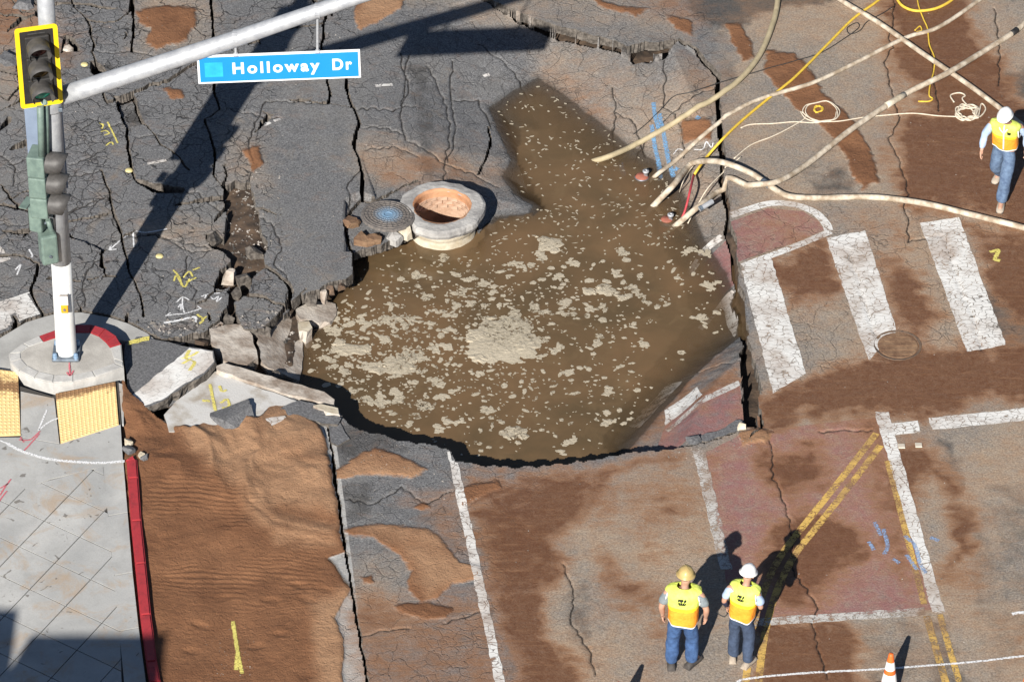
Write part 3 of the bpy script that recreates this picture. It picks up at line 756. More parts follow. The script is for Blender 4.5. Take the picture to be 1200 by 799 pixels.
# ------------------------------------------------------------------ setting meshes
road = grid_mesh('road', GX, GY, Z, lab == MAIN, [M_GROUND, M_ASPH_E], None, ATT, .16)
tag(road, 'broken asphalt intersection around a flooded sinkhole', None, None, 'structure')
for s in slabs:
    t = TILT[s]
    m = lab == s
    js, is_ = np.nonzero(m)
    w = (slice(js.min(), js.max() + 2), slice(is_.min(), is_.max() + 2)); wc = (slice(js.min(), js.max() + 1), slice(is_.min(), is_.max() + 1))
    zz = Z[w] + t[2] + (GX[w] - t[0]) * t[3] + (GY[w] - t[1]) * t[4]
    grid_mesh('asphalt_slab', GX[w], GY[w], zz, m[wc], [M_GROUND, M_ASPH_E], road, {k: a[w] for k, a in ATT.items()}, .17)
ms = np.isin(lab, small)
if ms.any():
    o = grid_mesh('asphalt_crumbs', GX, GY, Z - .03, ms, [M_GROUND, M_ASPH_E], road, ATT, .12); o['kind'] = 'stuff'
sand_o = grid_mesh('wet_sand', GX, GY, Z, lane_sand, [M_GROUND], None, ATT, 0)
tag(sand_o, 'rippled orange brown sand filling the gutter lane beside the red kerb', 'sand', None, 'stuff')
k3 = 4
sub = grid_mesh('subsoil', GX[::k3, ::k3], GY[::k3, ::k3], np.where(sand_l > .3, -.12, Zs)[::k3, ::k3], np.ones((len(range(0, ny, k3)) - 1, len(range(0, nx, k3)) - 1), bool), [M_SOIL], None, None, 0)
tag(sub, 'dark wet soil under the broken road', None, None, 'structure')
# far ground: asphalt reaching the horizon, with the finely modelled area left open
FV = []; FF = []
xe = [-600, GX0 + .02, xs[-1] - .02, 600]; ye = [-600, GY0 + .02, ys[-1] - .02, 600]
for yv in ye:
    for xv in xe: FV.append((xv, yv, -.03))
for j in range(3):
    for i in range(3):
        if (i, j) != (1, 1): FF.append((j * 4 + i, j * 4 + i + 1, j * 4 + i + 5, j * 4 + i + 4))
og = mesh_from('ground', FV, FF, M_GROUND)
tag(og, 'asphalt street surface beyond the sinkhole', None, None, 'structure')
# ------------------------------------------------------------------ water
def make_water():
    m, nt, b = new_mat('muddy_water'); n = NB(nt); p = n.pos()
    big = n.noise(p, .7, 4, .55, .6); med = n.noise(p, 2.6, 5, .6, .8)
    c = n.mix(n.rng(big, .35, .66), (.104, .071, .037), (.165, .101, .051))
    c = n.mix(n.rng(med, .52, .74, 0, .5), c, (.175, .118, .062))
    n.put(b.inputs['Base Color'], c)
    b.inputs['Roughness'].default_value = .06
    b.inputs['IOR'].default_value = 1.33
    d = n.attr('depth')
    turb = n.math('SUBTRACT', 1.0, n.math('POWER', 2.718, n.math('MULTIPLY', d, -3.4)), clamp=True)
    n.put(b.inputs['Alpha'], n.rng(turb, 0, 1, .15, 1.0))
    n.put(b.inputs['Normal'], n.bump(n.noise(p, 3.2, 3, .5), .06, .03))
    return m
M_WATER = make_water()
ks = 3
wx, wy = GX[::ks, ::ks], GY[::ks, ::ks]
bed = np.where(cut | ~gz, Zs, Z)
wd = np.clip(ZW - bed, 0, 2)[::ks, ::ks]
dWs = dW[::ks, ::ks]
wkeep = (dWs[:-1, :-1] < .12)
water = grid_mesh('water', wx, wy, np.full(wx.shape, ZW), wkeep, [M_WATER], None, dict(depth=wd), 0)
tag(water, 'murky brown water filling the sinkhole', None, None, 'structure')

# ------------------------------------------------------------------ foam on the water
def make_foam():
    m, nt, b = new_mat('dirty_foam'); n = NB(nt); p = n.pos()
    f = n.noise(p, 22, 6, .7); g = n.noise(p, 1.2, 3, .5)
    c = n.mix(n.rng(f, .3, .7), (.27, .225, .155), (.50, .44, .335))
    c = n.mix(n.rng(g, .4, .62, 0, .6), c, (.46, .40, .30))
    n.put(b.inputs['Base Color'], c); b.inputs['Roughness'].default_value = .9
    n.put(b.inputs['Normal'], n.bump(f, .8, .02))
    n.put(b.inputs['Alpha'], n.rng(n.math('ADD', n.math('MULTIPLY', n.noise(p, 13, 5, .75, .5), .7), n.math('MULTIPLY', g, .3)), .385, .445))
    return m
M_FOAM = make_foam()
def foam_blob(cx, cy, rx, ry, ang, rs, hgt, rough=.3):
    n = max(7, min(40, int(7 + 60 * max(rx, ry))))
    ph = [rs.uniform(0, 6.28) for _ in range(4)]
    V = [(cx, cy, ZW + hgt)]; F = []
    rings = (1.0,) if max(rx, ry) < .08 else (.55, 1.0)
    for q, f in enumerate(rings):
        for k in range(n):
            a = 2 * math.pi * k / n
            r = f * (1 + rough * (.5 * math.sin(2 * a + ph[0]) + .4 * math.sin(5 * a + ph[1]) + .35 * math.sin(9 * a + ph[2])) * f + rs.uniform(-rough, rough) * .35 * f)
            x, y = rx * r * math.cos(a), ry * r * math.sin(a)
            zz = ZW + (hgt * rs.uniform(.75, 1.25) if f < 1 else .0045)
            V.append((cx + x * math.cos(ang) - y * math.sin(ang), cy + x * math.sin(ang) + y * math.cos(ang), zz))
    for k in range(n): F.append((0, 1 + k, 1 + (k + 1) % n))
    for q in range(len(rings) - 1):
        for k in range(n):
            k2 = (k + 1) % n
            F.append((1 + q * n + k, 1 + (q + 1) * n + k, 1 + (q + 1) * n + k2, 1 + q * n + k2))
    return V, F
rf = random.Random(77)
VIS = [(632, 95), (738, 172), (790, 215), (820, 290), (850, 335), (850, 395), (800, 440), (760, 480), (710, 530), (640, 540), (545, 538), (470, 508), (410, 470), (360, 440), (360, 405), (400, 350), (418, 330), (420, 300), (480, 290), (520, 300), (560, 292), (585, 258), (625, 252), (630, 238), (605, 225), (604, 185), (588, 150), (580, 126)]
def in_vis(u, v): return float(sdist(VIS, np.array([u]), np.array([v]))[0]) > 2
def fdens(u, v):
    d = .25
    d += 1.0 * math.exp(-(((u - 430) / 90) ** 2 + ((v - 420) / 75) ** 2))
    d += .9 * math.exp(-(((u - 560) / 110) ** 2 + ((v - 370) / 60) ** 2))
    d += .25 * math.exp(-(((u - 690) / 80) ** 2 + ((v - 340) / 60) ** 2))
    d += .5 * math.exp(-(((u - 620) / 80) ** 2 + ((v - 470) / 40) ** 2))
    if u > 760 and v > 380: d *= .25
    if v > 500: d *= .5
    return d
def px_blob(u, v, ru, rv, hgt=.012, ang=0, rough=.3):
    c = P(u, v, ZW)
    return foam_blob(c[0], c[1], ru / 80, rv / 50, ang, rf, hgt, rough)
def water_clear(u, v):
    c = P(u, v, ZW); i, j = int((c[0] - GX0) / DX), int((c[1] - GY0) / DY)
    return dW[j, i] < -.03
big_foam = [
    ('large round mat of tan foam in the middle of the muddy pool', [(592, 398, 44, 24), (575, 410, 26, 15), (612, 405, 24, 13), (596, 380, 22, 9), (560, 392, 12, 8)]),
    ('oblong pale foam raft left of the big foam mat', [(468, 429, 20, 9), (442, 434, 10, 5), (482, 421, 9, 6)]),
    ('smooth pale oval foam patch beside the broken concrete', [(411, 410, 19, 8), (430, 409, 6, 5), (398, 402, 8, 5)]),
    ('pale foam patch floating by itself near the sunken manhole', [(645, 287, 13, 9), (638, 282, 10, 5), (650, 294, 6, 4)]),
    ('foam cluster beside the bottom asphalt edge', [(606, 505, 11, 6), (598, 511, 7, 5), (613, 511, 7, 4)]),
    ('ragged foam patch drifting right of the big foam mat', [(712, 342, 16, 5), (690, 342, 9, 4), (728, 349, 7, 4), (708, 337, 10, 4)]),
]
for lb, bl in big_foam:
    V, F = join_vf([px_blob(u, v, a, b, .014) for u, v, a, b in bl] + [px_blob(u + rf.uniform(-a, a), v + rf.uniform(-b, b), a * .25, b * .25, .02) for u, v, a, b in bl for _ in range(2)])
    tag(mesh_from('foam_patch', V, F, M_FOAM), lb, 'foam')
n_med = 0; small_foam = []; tries = 0
while n_med < 70 and tries < 6000:
    tries += 1
    u, v = rf.uniform(355, 850), rf.uniform(290, 535)
    if not in_vis(u, v) or not water_clear(u, v) or rf.random() > fdens(u, v) * .75: continue
    if 535 < u < 645 and 365 < v < 430: continue
    k = rf.randint(5, 13); parts = []; uu, vv = u, v; ok_ = True; la = None
    for _ in range(k):
        a_, b_ = rf.uniform(1.6, 4.6), rf.uniform(1.2, 2.8)
        if la is not None:
            th = rf.uniform(0, 6.28); uu += math.cos(th) * (la[0] + a_) * .68; vv += math.sin(th) * (la[1] + b_) * .62
        if not water_clear(uu, vv): break
        parts.append(px_blob(uu, vv, a_, b_, .007, rf.uniform(-.3, .3), .45)); la = (a_, b_)
    if len(parts) < 2: continue
    V, F = join_vf(parts)
    tag(mesh_from('foam_clump', V, F, M_FOAM), 'small ragged clump of tan foam on the brown water', 'foam', 'foam clumps drifting on the flooded sinkhole')
    n_med += 1
tries = 0
while len(small_foam) < 2300 and tries < 60000:
    tries += 1
    u, v = rf.uniform(355, 870), rf.uniform(92, 540)
    if not in_vis(u, v) or not water_clear(u, v): continue
    d = fdens(u, v)
    if v < 290:
        d = .42
    if rf.random() > d * .8: continue
    if v < 300: small_foam.append(px_blob(u, v, rf.uniform(1.0, 3.2), rf.uniform(.4, .9), .006, rf.uniform(-1.3, 1.3), .35))
    else:
        s_ = min(2.3, .52 * rf.paretovariate(1.7))
        small_foam.append(px_blob(u, v, s_ * rf.uniform(.9, 2.7), s_ * rf.uniform(.5, 1.5), .007, rf.uniform(-.8, .8), .35))
V, F = join_vf(small_foam)
tag(mesh_from('foam_flecks', V, F, M_FOAM), 'scattered tan foam flecks on the brown water', 'foam', None, 'stuff')

# ------------------------------------------------------------------ manhole shaft and cover
mc = P(518, 242, .03)
mh = empty('manhole_shaft', (mc[0], mc[1], -1.3), 'exposed round manhole shaft rising from the muddy water', 'manhole')
rw = random.Random(3); wv = [rw.uniform(-1, 1) for _ in range(64)]
def wob1(a, z): 
    k = a / (2 * math.pi) * 40; i = int(k) % 40; f = k - int(k)
    return .035 * (wv[i] * (1 - f) + wv[(i + 1) % 40] * f) + .02 * math.sin(3 * a + 1)
def wobs(amp): return lambda a, z: amp * math.sin(7 * a + z * 30) * .5 + amp * wv[int(a * 5) % 64] * .5
M_MH_RING = simple_mat('weathered_concrete_collar', (.44, .425, .40), (.24, .23, .22), .95, 4, .8, bscale=18)
M_MH_WHITE = simple_mat('pale_concrete_ring', (.56, .51, .41), (.36, .30, .21), .9, 4, .6, bscale=14)
M_MH_BRICK = simple_mat('orange_stained_shaft', (.50, .27, .15), (.38, .17, .08), .9, 4, .9, bscale=12)
M_MH_PALE = simple_mat('pale_brick_lining', (.52, .36, .26), (.38, .24, .16), .9, 5, .9, bscale=14)
M_RUST = simple_mat('rusty_iron', (.20, .13, .085), (.10, .075, .06), .75, 9, .5, metal=.3)
bm = bmesh.new(); lathe(bm, [(.435, 1.30), (.45, 1.345), (.50, 1.35), (.56, 1.345), (.62, 1.34), (.655, 1.315), (.665, 1.25), (.64, 1.19), (.57, 1.14), (.50, 1.12)], 72, wob=wob1)
bm_obj('collar', bm, M_MH_RING, mh)
bm = bmesh.new(); lathe(bm, [(.50, 1.13), (.515, 1.12), (.515, 1.02), (.495, 1.0), (.51, .98), (.51, .80), (.53, .78), (.55, .2), (.55, 0)], 56, wob=wobs(.02))
bm_obj('shaft_ring', bm, M_MH_WHITE, mh, True)
bm = bmesh.new(); lathe(bm, [(.455, 1.345), (.425, 1.345), (.42, 1.29), (.425, 1.20)], 56)
bm_obj('iron_frame', bm, M_MH_BRICK, mh, True)
bm = bmesh.new(); lathe(bm, [(.43, 1.305), (.425, 1.20), (.44, 1.13), (.43, 1.05)], 56, wob=wobs(.02)); bm_obj('brick_lining', bm, M_MH_BRICK, mh)
bm = bmesh.new(); lathe(bm, [(.46, 1.08), (.46, .4), (.45, .2), (.02, .2)], 40); bm_obj('shaft_wall', bm, M_MH_PALE, mh)
for q in range(3):
    for k in range(16):
        a = 2 * math.pi * (k + .5 * (q % 2)) / 16
        bm = bmesh.new(); box(bm, -.018, .018, -.078, .078, -.03, .03, .006)
        o = bm_obj('brick', bm, M_MH_PALE, mh); o.location = (.425 * math.cos(a), .425 * math.sin(a), 1.17 - q * .072); o.rotation_euler = (0, 0, a + rw.uniform(-.06, .06))
# cover with ring and spoke tread, blue spray in the middle
cc = P(455, 252, .07)
cv = empty('manhole_cover', (cc[0], cc[1], .075), 'round iron manhole cover with blue paint at its centre, beside the open shaft', 'manhole cover', rot=(R(-3), R(4), .2))
def make_cover_mat():
    m, nt, b = new_mat('rusty_cover_with_blue_spray'); n = NB(nt); o = n.obj()
    sx = n.node('ShaderNodeSeparateXYZ'); n.put(sx.inputs[0], o)
    r = n.math('SQRT', n.math('ADD', n.math('MULTIPLY', sx.outputs[0], sx.outputs[0]), n.math('MULTIPLY', sx.outputs[1], sx.outputs[1])))
    nz = n.noise(o, 18, 5, .7)
    c = n.mix(n.rng(nz, .35, .65), (.085, .078, .074), (.19, .165, .145))
    blue = n.rng(n.math('ADD', r, n.math('MULTIPLY', n.math('SUBTRACT', nz, .5), .12)), .06, .24, 1, 0)
    c = n.mix(n.math('MULTIPLY', blue, .8), c, (.17, .31, .46))
    n.put(b.inputs['Base Color'], c); b.inputs['Roughness'].default_value = .7
    return m
M_COVER = make_cover_mat()
bm = bmesh.new(); r_ = lathe(bm, [(.001, .0), (.40, .0), (.412, -.006), (.412, -.045), (.001, -.045)], 48); bm_obj('plate', bm, M_COVER, cv)
M_COVER_BLUE = simple_mat('pale_blue_spray_on_iron', (.34, .50, .64), (.18, .34, .52), .7, 30)
tr = []
bm = bmesh.new()
for r0 in (.06, .11, .16, .21, .26, .31, .36): lathe(bm, [(r0, .001), (r0 + .003, .011), (r0 + .013, .011), (r0 + .016, .001)], 48)
for k in range(24):
    a = 2 * math.pi * k / 24
    fs = box(bm, .07, .37, -.0055, .0055, .0, .0095)
    vs = list({v for f in fs for v in f.verts}); bmesh.ops.rotate(bm, verts=vs, cent=(0, 0, 0), matrix=Matrix.Rotation(a, 3, 'Z'))
bm_obj('tread', bm, M_COVER, cv)
# second cover in the road on the right
c2 = P(1052, 404, 0)
mv = empty('manhole_cover', (c2[0], c2[1], hz0(c2[0], c2[1]) + .012), 'mud covered manhole cover sunk in the road at the end of a crosswalk stripe', 'manhole cover')
M_MUDIRON = simple_mat('mud_coated_iron', (.25, .155, .09), (.13, .07, .04), .8, 6, .6)
bm = bmesh.new(); lathe(bm, [(.001, .006), (.29, .006), (.30, 0), (.30, -.03)], 40); bm_obj('plate', bm, M_MUDIRON, mv)
bm = bmesh.new(); lathe(bm, [(.312, .004), (.35, .012), (.36, -.02)], 40); bm_obj('frame', bm, M_RUST, mv)
bm = bmesh.new()
for q in (-.2, -.1, 0, .1, .2):
    w_ = math.sqrt(.28 ** 2 - q * q); box(bm, -w_, w_, q - .012, q + .012, .004, .011)
bm_obj('tread', bm, M_MUDIRON, mv)

# ------------------------------------------------------------------ sidewalk, ramps and kerbs
ZSW = .11
M_SIDE = None
def make_side():
    m, nt, b = new_mat('grey_sidewalk_concrete'); n = NB(nt); p = n.pos()
    big = n.noise(p, .8, 5, .6, .5); med = n.noise(p, 4, 7, .65, .4); fine = n.noise(p, 40, 4, .7)
    c = n.mix(n.rng(big, .35, .65), (.335, .335, .325), (.455, .45, .43))
    c = n.mix(n.rng(med, .5, .75, 0, .5), c, (.28, .275, .26))
    c = n.mix(n.math('MULTIPLY', n.rng(n.noise(p, 1.7, 6, .7, .8), .52, .66), .65), c, (.38, .27, .17))
    c = n.mix(n.rng(fine, .5, .8, 0, .35), c, (.20, .19, .18))
    spot = n.math('MULTIPLY', n.rng(n.noise(p, 6.5, 2, .5, 1), .68, .72), .7)
    c = n.mix(spot, c, (.10, .085, .07))
    n.put(b.inputs['Base Color'], c); b.inputs['Roughness'].default_value = .85
    n.put(b.inputs['Normal'], n.bump(n.math('ADD', fine, med), .25, .01))
    return m
M_SIDE = make_side()
M_JOINT = simple_mat('dark_joint', (.07, .065, .06), (.05, .045, .04), .95)
def px_poly(poly, z): return [P(u, v, z) for u, v in poly]
def prism(name, pts, thick, mat, parent=None, loc0=None, bev=0.0, side=None):
    """pts: 3-D outline of the top; extruded down by thick"""
    n = len(pts)
    V = [tuple(p) for p in pts] + [(p[0], p[1], p[2] - thick) for p in pts]
    bm = bmesh.new(); vs = [bm.verts.new(v) for v in V]
    top = bm.faces.new(vs[:n]); bot = bm.faces.new(vs[n:][::-1])
    for k in range(n):
        f = bm.faces.new((vs[k], vs[n + k], vs[n + (k + 1) % n], vs[(k + 1) % n]))
        if side is not None: f.material_index = 1
    if bev > 0:
        bmesh.ops.bevel(bm, geom=list(top.edges), offset=bev, segments=2, affect='EDGES')
    bmesh.ops.triangulate(bm, faces=[f for f in bm.faces if len(f.verts) > 4])
    return bm_obj(name, bm, [mat, side] if side is not None else mat, parent)
SW_PX = [(-420, 372), (-200, 405), (0, 440), (22, 452), (60, 464), (100, 460), (139, 447), (143, 520), (149, 600), (161, 720), (172, 799), (186, 900), (-420, 900)]
sw_base = prism('sidewalk', px_poly(SW_PX, ZSW - .02), .35, M_JOINT)
tag(sw_base, 'scored concrete sidewalk at the corner', None, None, 'structure')
def clip_poly(sub, clipp):
    """Sutherland-Hodgman against a convex clip polygon (counter-clockwise)"""
    out = sub
    for i in range(len(clipp)):
        a, b = clipp[i], clipp[(i + 1) % len(clipp)]
        inp, out = out, []
        if not inp: break
        def ins(p): return (b[0] - a[0]) * (p[1] - a[1]) - (b[1] - a[1]) * (p[0] - a[0]) >= 0
        for k in range(len(inp)):
            p, q = inp[k - 1], inp[k]
            if ins(q) != ins(p):
                d1 = (b[0] - a[0]) * (p[1] - a[1]) - (b[1] - a[1]) * (p[0] - a[0]); d2 = (b[0] - a[0]) * (q[1] - a[1]) - (b[1] - a[1]) * (q[0] - a[0])
                t = d1 / (d1 - d2); out.append((p[0] + (q[0] - p[0]) * t, p[1] + (q[1] - p[1]) * t))
            if ins(q): out.append(q)
    return out
def area2(p): return sum(p[i - 1][0] * p[i][1] - p[i][0] * p[i - 1][1] for i in range(len(p))) / 2
# diagonal score grid: direction from two joints read off the photograph
A0, A1, B1 = P(50, 745, ZSW), P(128, 662, ZSW), P(135, 700, ZSW)
d1 = np.array([A1[0] - A0[0], A1[1] - A0[1]]); d1 /= np.linalg.norm(d1)
d2 = np.array([P(138, 738, ZSW)[0] - P(35, 690, ZSW)[0], P(138, 738, ZSW)[1] - P(35, 690, ZSW)[1]]); d2 /= np.linalg.norm(d2)
sq = .62
joint_w = .011
ramp_edge = [(0, 560), (40, 560), (146, 541)]
zone_low = [tuple(P(u, v, ZSW)[:2]) for u, v in [(-420, 640), (-100, 620), (0, 590), (60, 562), (121, 546), (126, 600), (138, 700), (141, 740), (146, 900), (-420, 900)]]
org = P(35, 690, ZSW)[:2]
pan = 0
def add_panel(poly):
    poly = [tuple(q) for q in poly]
    if len(poly) < 3: return
    if area2(poly) < 0: poly = poly[::-1]
    if abs(area2(poly)) < .012: return
    c = np.mean(np.array(poly), 0)
    pts = []
    for q in poly:
        v = np.array(q) - c; L = np.linalg.norm(v); q2 = c + v * max(0, (L - joint_w)) / (L + 1e-9)
        pts.append((q2[0], q2[1], ZSW + rw.uniform(-.0008, .0008)))
    prism('sidewalk_panel', pts, .05, M_SIDE, sw_base)
zl = zone_low if area2(zone_low) > 0 else zone_low[::-1]
# the zone is mildly concave at one corner: clip against its convex pieces
zc = [tuple(P(u, v, ZSW)[:2]) for u, v in [(-420, 900), (146, 900), (141, 740), (121, 546), (60, 562), (-420, 700)]]
zc = zc if area2(zc) > 0 else zc[::-1]
for a in range(-12, 13):
    for b in range(-12, 13):
        cell = [org + d1 * sq * (a + i) + d2 * sq * (b + j) for i, j in ((0, 0), (1, 0), (1, 1), (0, 1))]
        q = [tuple(x) for x in cell]
        if area2(q) < 0: q = q[::-1]
        add_panel(clip_poly(q, zc))
# border strip by the kerb, ramp panels above
def px_panel(poly): add_panel([tuple(P(u, v, ZSW)[:2]) for u, v in poly])
for (v0, v1) in ((541, 600), (600, 670), (670, 735), (735, 800), (800, 900)):
    def edge(v): return 143 + (v - 520) * .083 + max(0, v - 700) * .05
    def inner(v): return 121 + (v - 546) * .0975
    px_panel([(inner(v0), v0 + 4), (edge(v0), v0), (edge(v1), v1), (inner(v1), v1 + 4)])
px_panel([(24, 458), (64, 466), (70, 520), (24, 512)])
px_panel([(-60, 512), (24, 512), (70, 520), (142, 497), (145, 541), (60, 561), (-60, 606)])
px_panel([(-420, 610), (-60, 512), (-60, 606), (-420, 700)])
px_panel([(-420, 390), (-60, 430), (-60, 512), (-420, 600)])
px_panel([(139, 448), (145, 450), (145, 497), (143, 497)])
# tactile pads
M_TACT = None
def make_tact():
    m, nt, b = new_mat('yellow_tactile_paint'); n = NB(nt); p = n.pos()
    f = n.noise(p, 5, 6, .7, .5); g = n.noise(p, 30, 3, .6)
    sx = n.node('ShaderNodeSeparateXYZ'); n.put(sx.inputs[0], p)
    c = n.mix(n.rng(g, .3, .7), (.72, .49, .20), (.82, .62, .31))
    mudf = n.math('MULTIPLY', n.rng(n.math('ADD', f, n.attr('soil')), .72, .92), .92)
    c = n.mix(mudf, c, (.20, .10, .045))
    n.put(b.inputs['Base Color'], c); b.inputs['Roughness'].default_value = .75
    return m
M_TACT = make_tact()
def tactile(pxq, label, soil_top, nu, nv):
    q = [P(u, v, ZSW + .012) for u, v in pxq]          # TL TR BR BL
    base_ = prism('tactile_pad', q, .02, M_TACT)
    tag(base_, label, 'paving')
    def at_(s, t): return (q[0] * (1 - s) + q[1] * s) * (1 - t) + (q[3] * (1 - s) + q[2] * s) * t
    V, F, So = [], [], []
    for i in range(nu):
        for j in range(nv):
            s_, t_ = (i + .5) / nu, (j + .5) / nv
            c = at_(s_, t_); o = len(V); so = soil_top(s_, t_)
            for (r, z) in ((.017, 0), (.011, .009)):
                for k in range(6):
                    a = k * math.pi / 3; V.append((c[0] + r * math.cos(a), c[1] + r * math.sin(a), c[2] + z)); So.append(so)
            for k in range(6): F.append((o + k, o + (k + 1) % 6, o + 6 + (k + 1) % 6, o + 6 + k))
            F.append(tuple(o + 6 + k for k in range(6)))
    d = mesh_from('domes', V, F, M_TACT, base_); d['kind'] = 'stuff'
    d.data.attributes.new('soil', 'FLOAT', 'POINT').data.foreach_set('value', np.array(So, np.float32))
    bm = bmesh.new(); bm.from_mesh(base_.data)
    bmesh.ops.subdivide_edges(bm, edges=bm.edges, cuts=10, use_grid_fill=True)
    bm.to_mesh(base_.data); bm.free()
    # soil along the upper edge
    me = base_.data; at = me.attributes.new('soil', 'FLOAT', 'POINT'); vals = []
    uu = q[1] - q[0]; vv = q[3] - q[0]
    Mx = np.linalg.inv(np.array([[uu[0], vv[0]], [uu[1], vv[1]]]))
    for vt in me.vertices:
        st = Mx @ np.array([vt.co.x - q[0][0], vt.co.y - q[0][1]]); vals.append(soil_top(st[0], st[1]))
    at.data.foreach_set('value', np.array(vals, np.float32))
tactile([(65, 461), (135, 447), (139, 497), (71, 519)], 'yellow tactile paving pad beside the white painted asphalt slab', lambda s, t: .62 * max(0, 1 - t / .2) + .1, 15, 19)
tactile([(-62, 425), (21, 436), (24, 509), (-60, 512)], 'yellow tactile paving pad smeared with brown mud', lambda s, t: .55 * max(0, 1 - abs(t - .22) / .22) + .05, 17, 19)
# gutter apron: pale concrete crescent round the corner
apron = prism('gutter_apron', px_poly(jag([(-420, 384), (-200, 392), (0, 396), (30, 378), (60, 369), (95, 366), (128, 372), (150, 379), (172, 390), (184, 400), (150, 400), (141, 398), (136, 412), (60, 430), (10, 440), (-200, 410), (-420, 400)], .5, 14, 2), .0), .3, M_CONC)
tag(apron, 'pale concrete gutter apron curving round the kerb island', 'gutter')
# raised kerb island with the pole
M_KERB = simple_mat('kerb_concrete', (.50, .49, .465), (.38, .37, .35), .9, 5, .3, space='pos')
M_ISLE = simple_mat('island_concrete', (.50, .475, .43), (.33, .31, .28), .9, 2.6, .3, space='pos')
M_KERBRED = simple_mat('red_kerb_paint', (.36, .035, .042), (.24, .03, .035), .6, 8, .2, space='pos', contrast=(.3, .5))
ZI = .24
OUT = [(10, 414), (26, 402), (46, 393), (68, 385), (90, 380), (108, 380), (124, 385), (136, 393), (142, 403), (144, 424), (145, 430), (112, 441), (86, 447), (62, 448), (40, 443), (22, 434), (12, 424)]
INN = [(24, 413), (34, 406), (51, 400), (72, 393), (90, 389.5), (105, 389.5), (116, 394), (124, 401), (129, 407), (133, 420), (133.5, 425), (108, 434), (86, 438.5), (64, 439), (46, 435), (32, 428), (25, 420)]
ok = [P(u, v, ZI) for u, v in OUT]; ik = [P(u, v, ZI) for u, v in INN]
isle = empty('kerb_island', tuple(P(78, 418, 0)), 'raised concrete kerb island with a red painted arc around the signal pole', 'kerb')
def rel(pts, o): 
    L = np.array(o.location); return [np.array(p) - L for p in pts]
nI = len(ok)
for k in range(nI):
    a, b = k, (k + 1) % nI
    isred = 2 <= k <= 7
    A_, B_, C_, D_ = ok[a], ok[b], ik[b], ik[a]
    q = rel([A_, B_, C_, D_], isle)
    cm = sum(q) / 4
    q = [cm + (x - cm) * .998 for x in q]
    if area2([(x[0], x[1]) for x in q]) < 0: q = q[::-1]
    prism('kerb_stone', q, .3, M_KERBRED if isred else M_KERB, isle, bev=.012)
prism('island_top', rel([p - np.array([0, 0, .012]) for p in ik], isle), .2, M_ISLE, isle)
# red kerb along the sand lane
kb = [(148, 538), (149.5, 560), (153, 610), (158, 660), (164, 720), (171, 775), (175, 799), (190, 900)]
kerb = empty('red_kerb', tuple(P(148, 538, 0)), 'long red painted kerb between the sidewalk and the sand', 'kerb')
segs = spline([P(u, v, .13) for u, v in kb], 2)
for k in range(0, len(segs) - 2, 2):
    a, b = segs[k], segs[k + 2]
    t = (b - a)[:2]; nrm = np.array([-t[1], t[0], 0]) / np.linalg.norm(t)
    w_ = .15
    q = rel([a + nrm * 0, b + nrm * 0, b + nrm * w_, a + nrm * w_], kerb)
    cm = sum(q) / 4; q = [cm + (x - cm) * .994 for x in q]
    if area2([(x[0], x[1]) for x in q]) < 0: q = q[::-1]
    prism('kerb_stone', q, .3, M_KERBRED, kerb, bev=.02)
# ------------------------------------------------------------------ road markings laid on the finished ground
def sheet(name, fn, nu, nv, mat, parent, up=.006, across=False):
    """grid mesh fn(s,t)->(x,y) draped on the ground; faces over open cracks are dropped"""
    pts = []; zs = []
    for j in range(nv + 1):
        for i in range(nu + 1):
            x, y = fn(i / nu, j / nv); z = hz(x, y); pts.append((x, y, z)); zs.append(z)
    idx = {}; V = []; F = []; Ac = []
    def g(k):
        if k not in idx:
            idx[k] = len(V); V.append((pts[k][0], pts[k][1], pts[k][2] + up)); Ac.append((k % (nu + 1)) / nu)
        return idx[k]
    for j in range(nv):
        for i in range(nu):
            ks_ = (j * (nu + 1) + i, j * (nu + 1) + i + 1, (j + 1) * (nu + 1) + i + 1, (j + 1) * (nu + 1) + i)
            zz = [zs[k] for k in ks_]
            if any(z != z for z in zz) or max(zz) - min(zz) > .07: continue
            F.append(tuple(g(k) for k in ks_))
    if not F: return None
    o = mesh_from(name, V, F, mat, parent, True)
    if across: o.data.attributes.new('across', 'FLOAT', 'POINT').data.foreach_set('value', np.array(Ac, np.float32))
    return o
def quad_mark(name, q, mat, parent=None, up=.006, res=.04, z=0.0):
    w = [P(u, v, z)[:2] for u, v in q]      # TL TR BR BL
    nu = max(2, int(np.linalg.norm(w[1] - w[0]) / res)); nv = max(2, int(np.linalg.norm(w[3] - w[0]) / res))
    def fn(s, t):
        e = 1 if 0 < s < 1 else 1
        p = (w[0] * (1 - s) + w[1] * s) * (1 - t) + (w[3] * (1 - s) + w[2] * s) * t
        n_ = rq(p[0], p[1])
        if s in (0.0, 1.0) or t in (0.0, 1.0): p = p + n_ * .012
        return p[0], p[1]
    return sheet(name, fn, nu, nv, mat, parent or road, up)
def rq(x, y):
    return np.array([float(vnoise(np.array([x]), np.array([y]), 9, 61)[0]) - .5, float(vnoise(np.array([x]), np.array([y]), 9, 62)[0]) - .5]) * 2
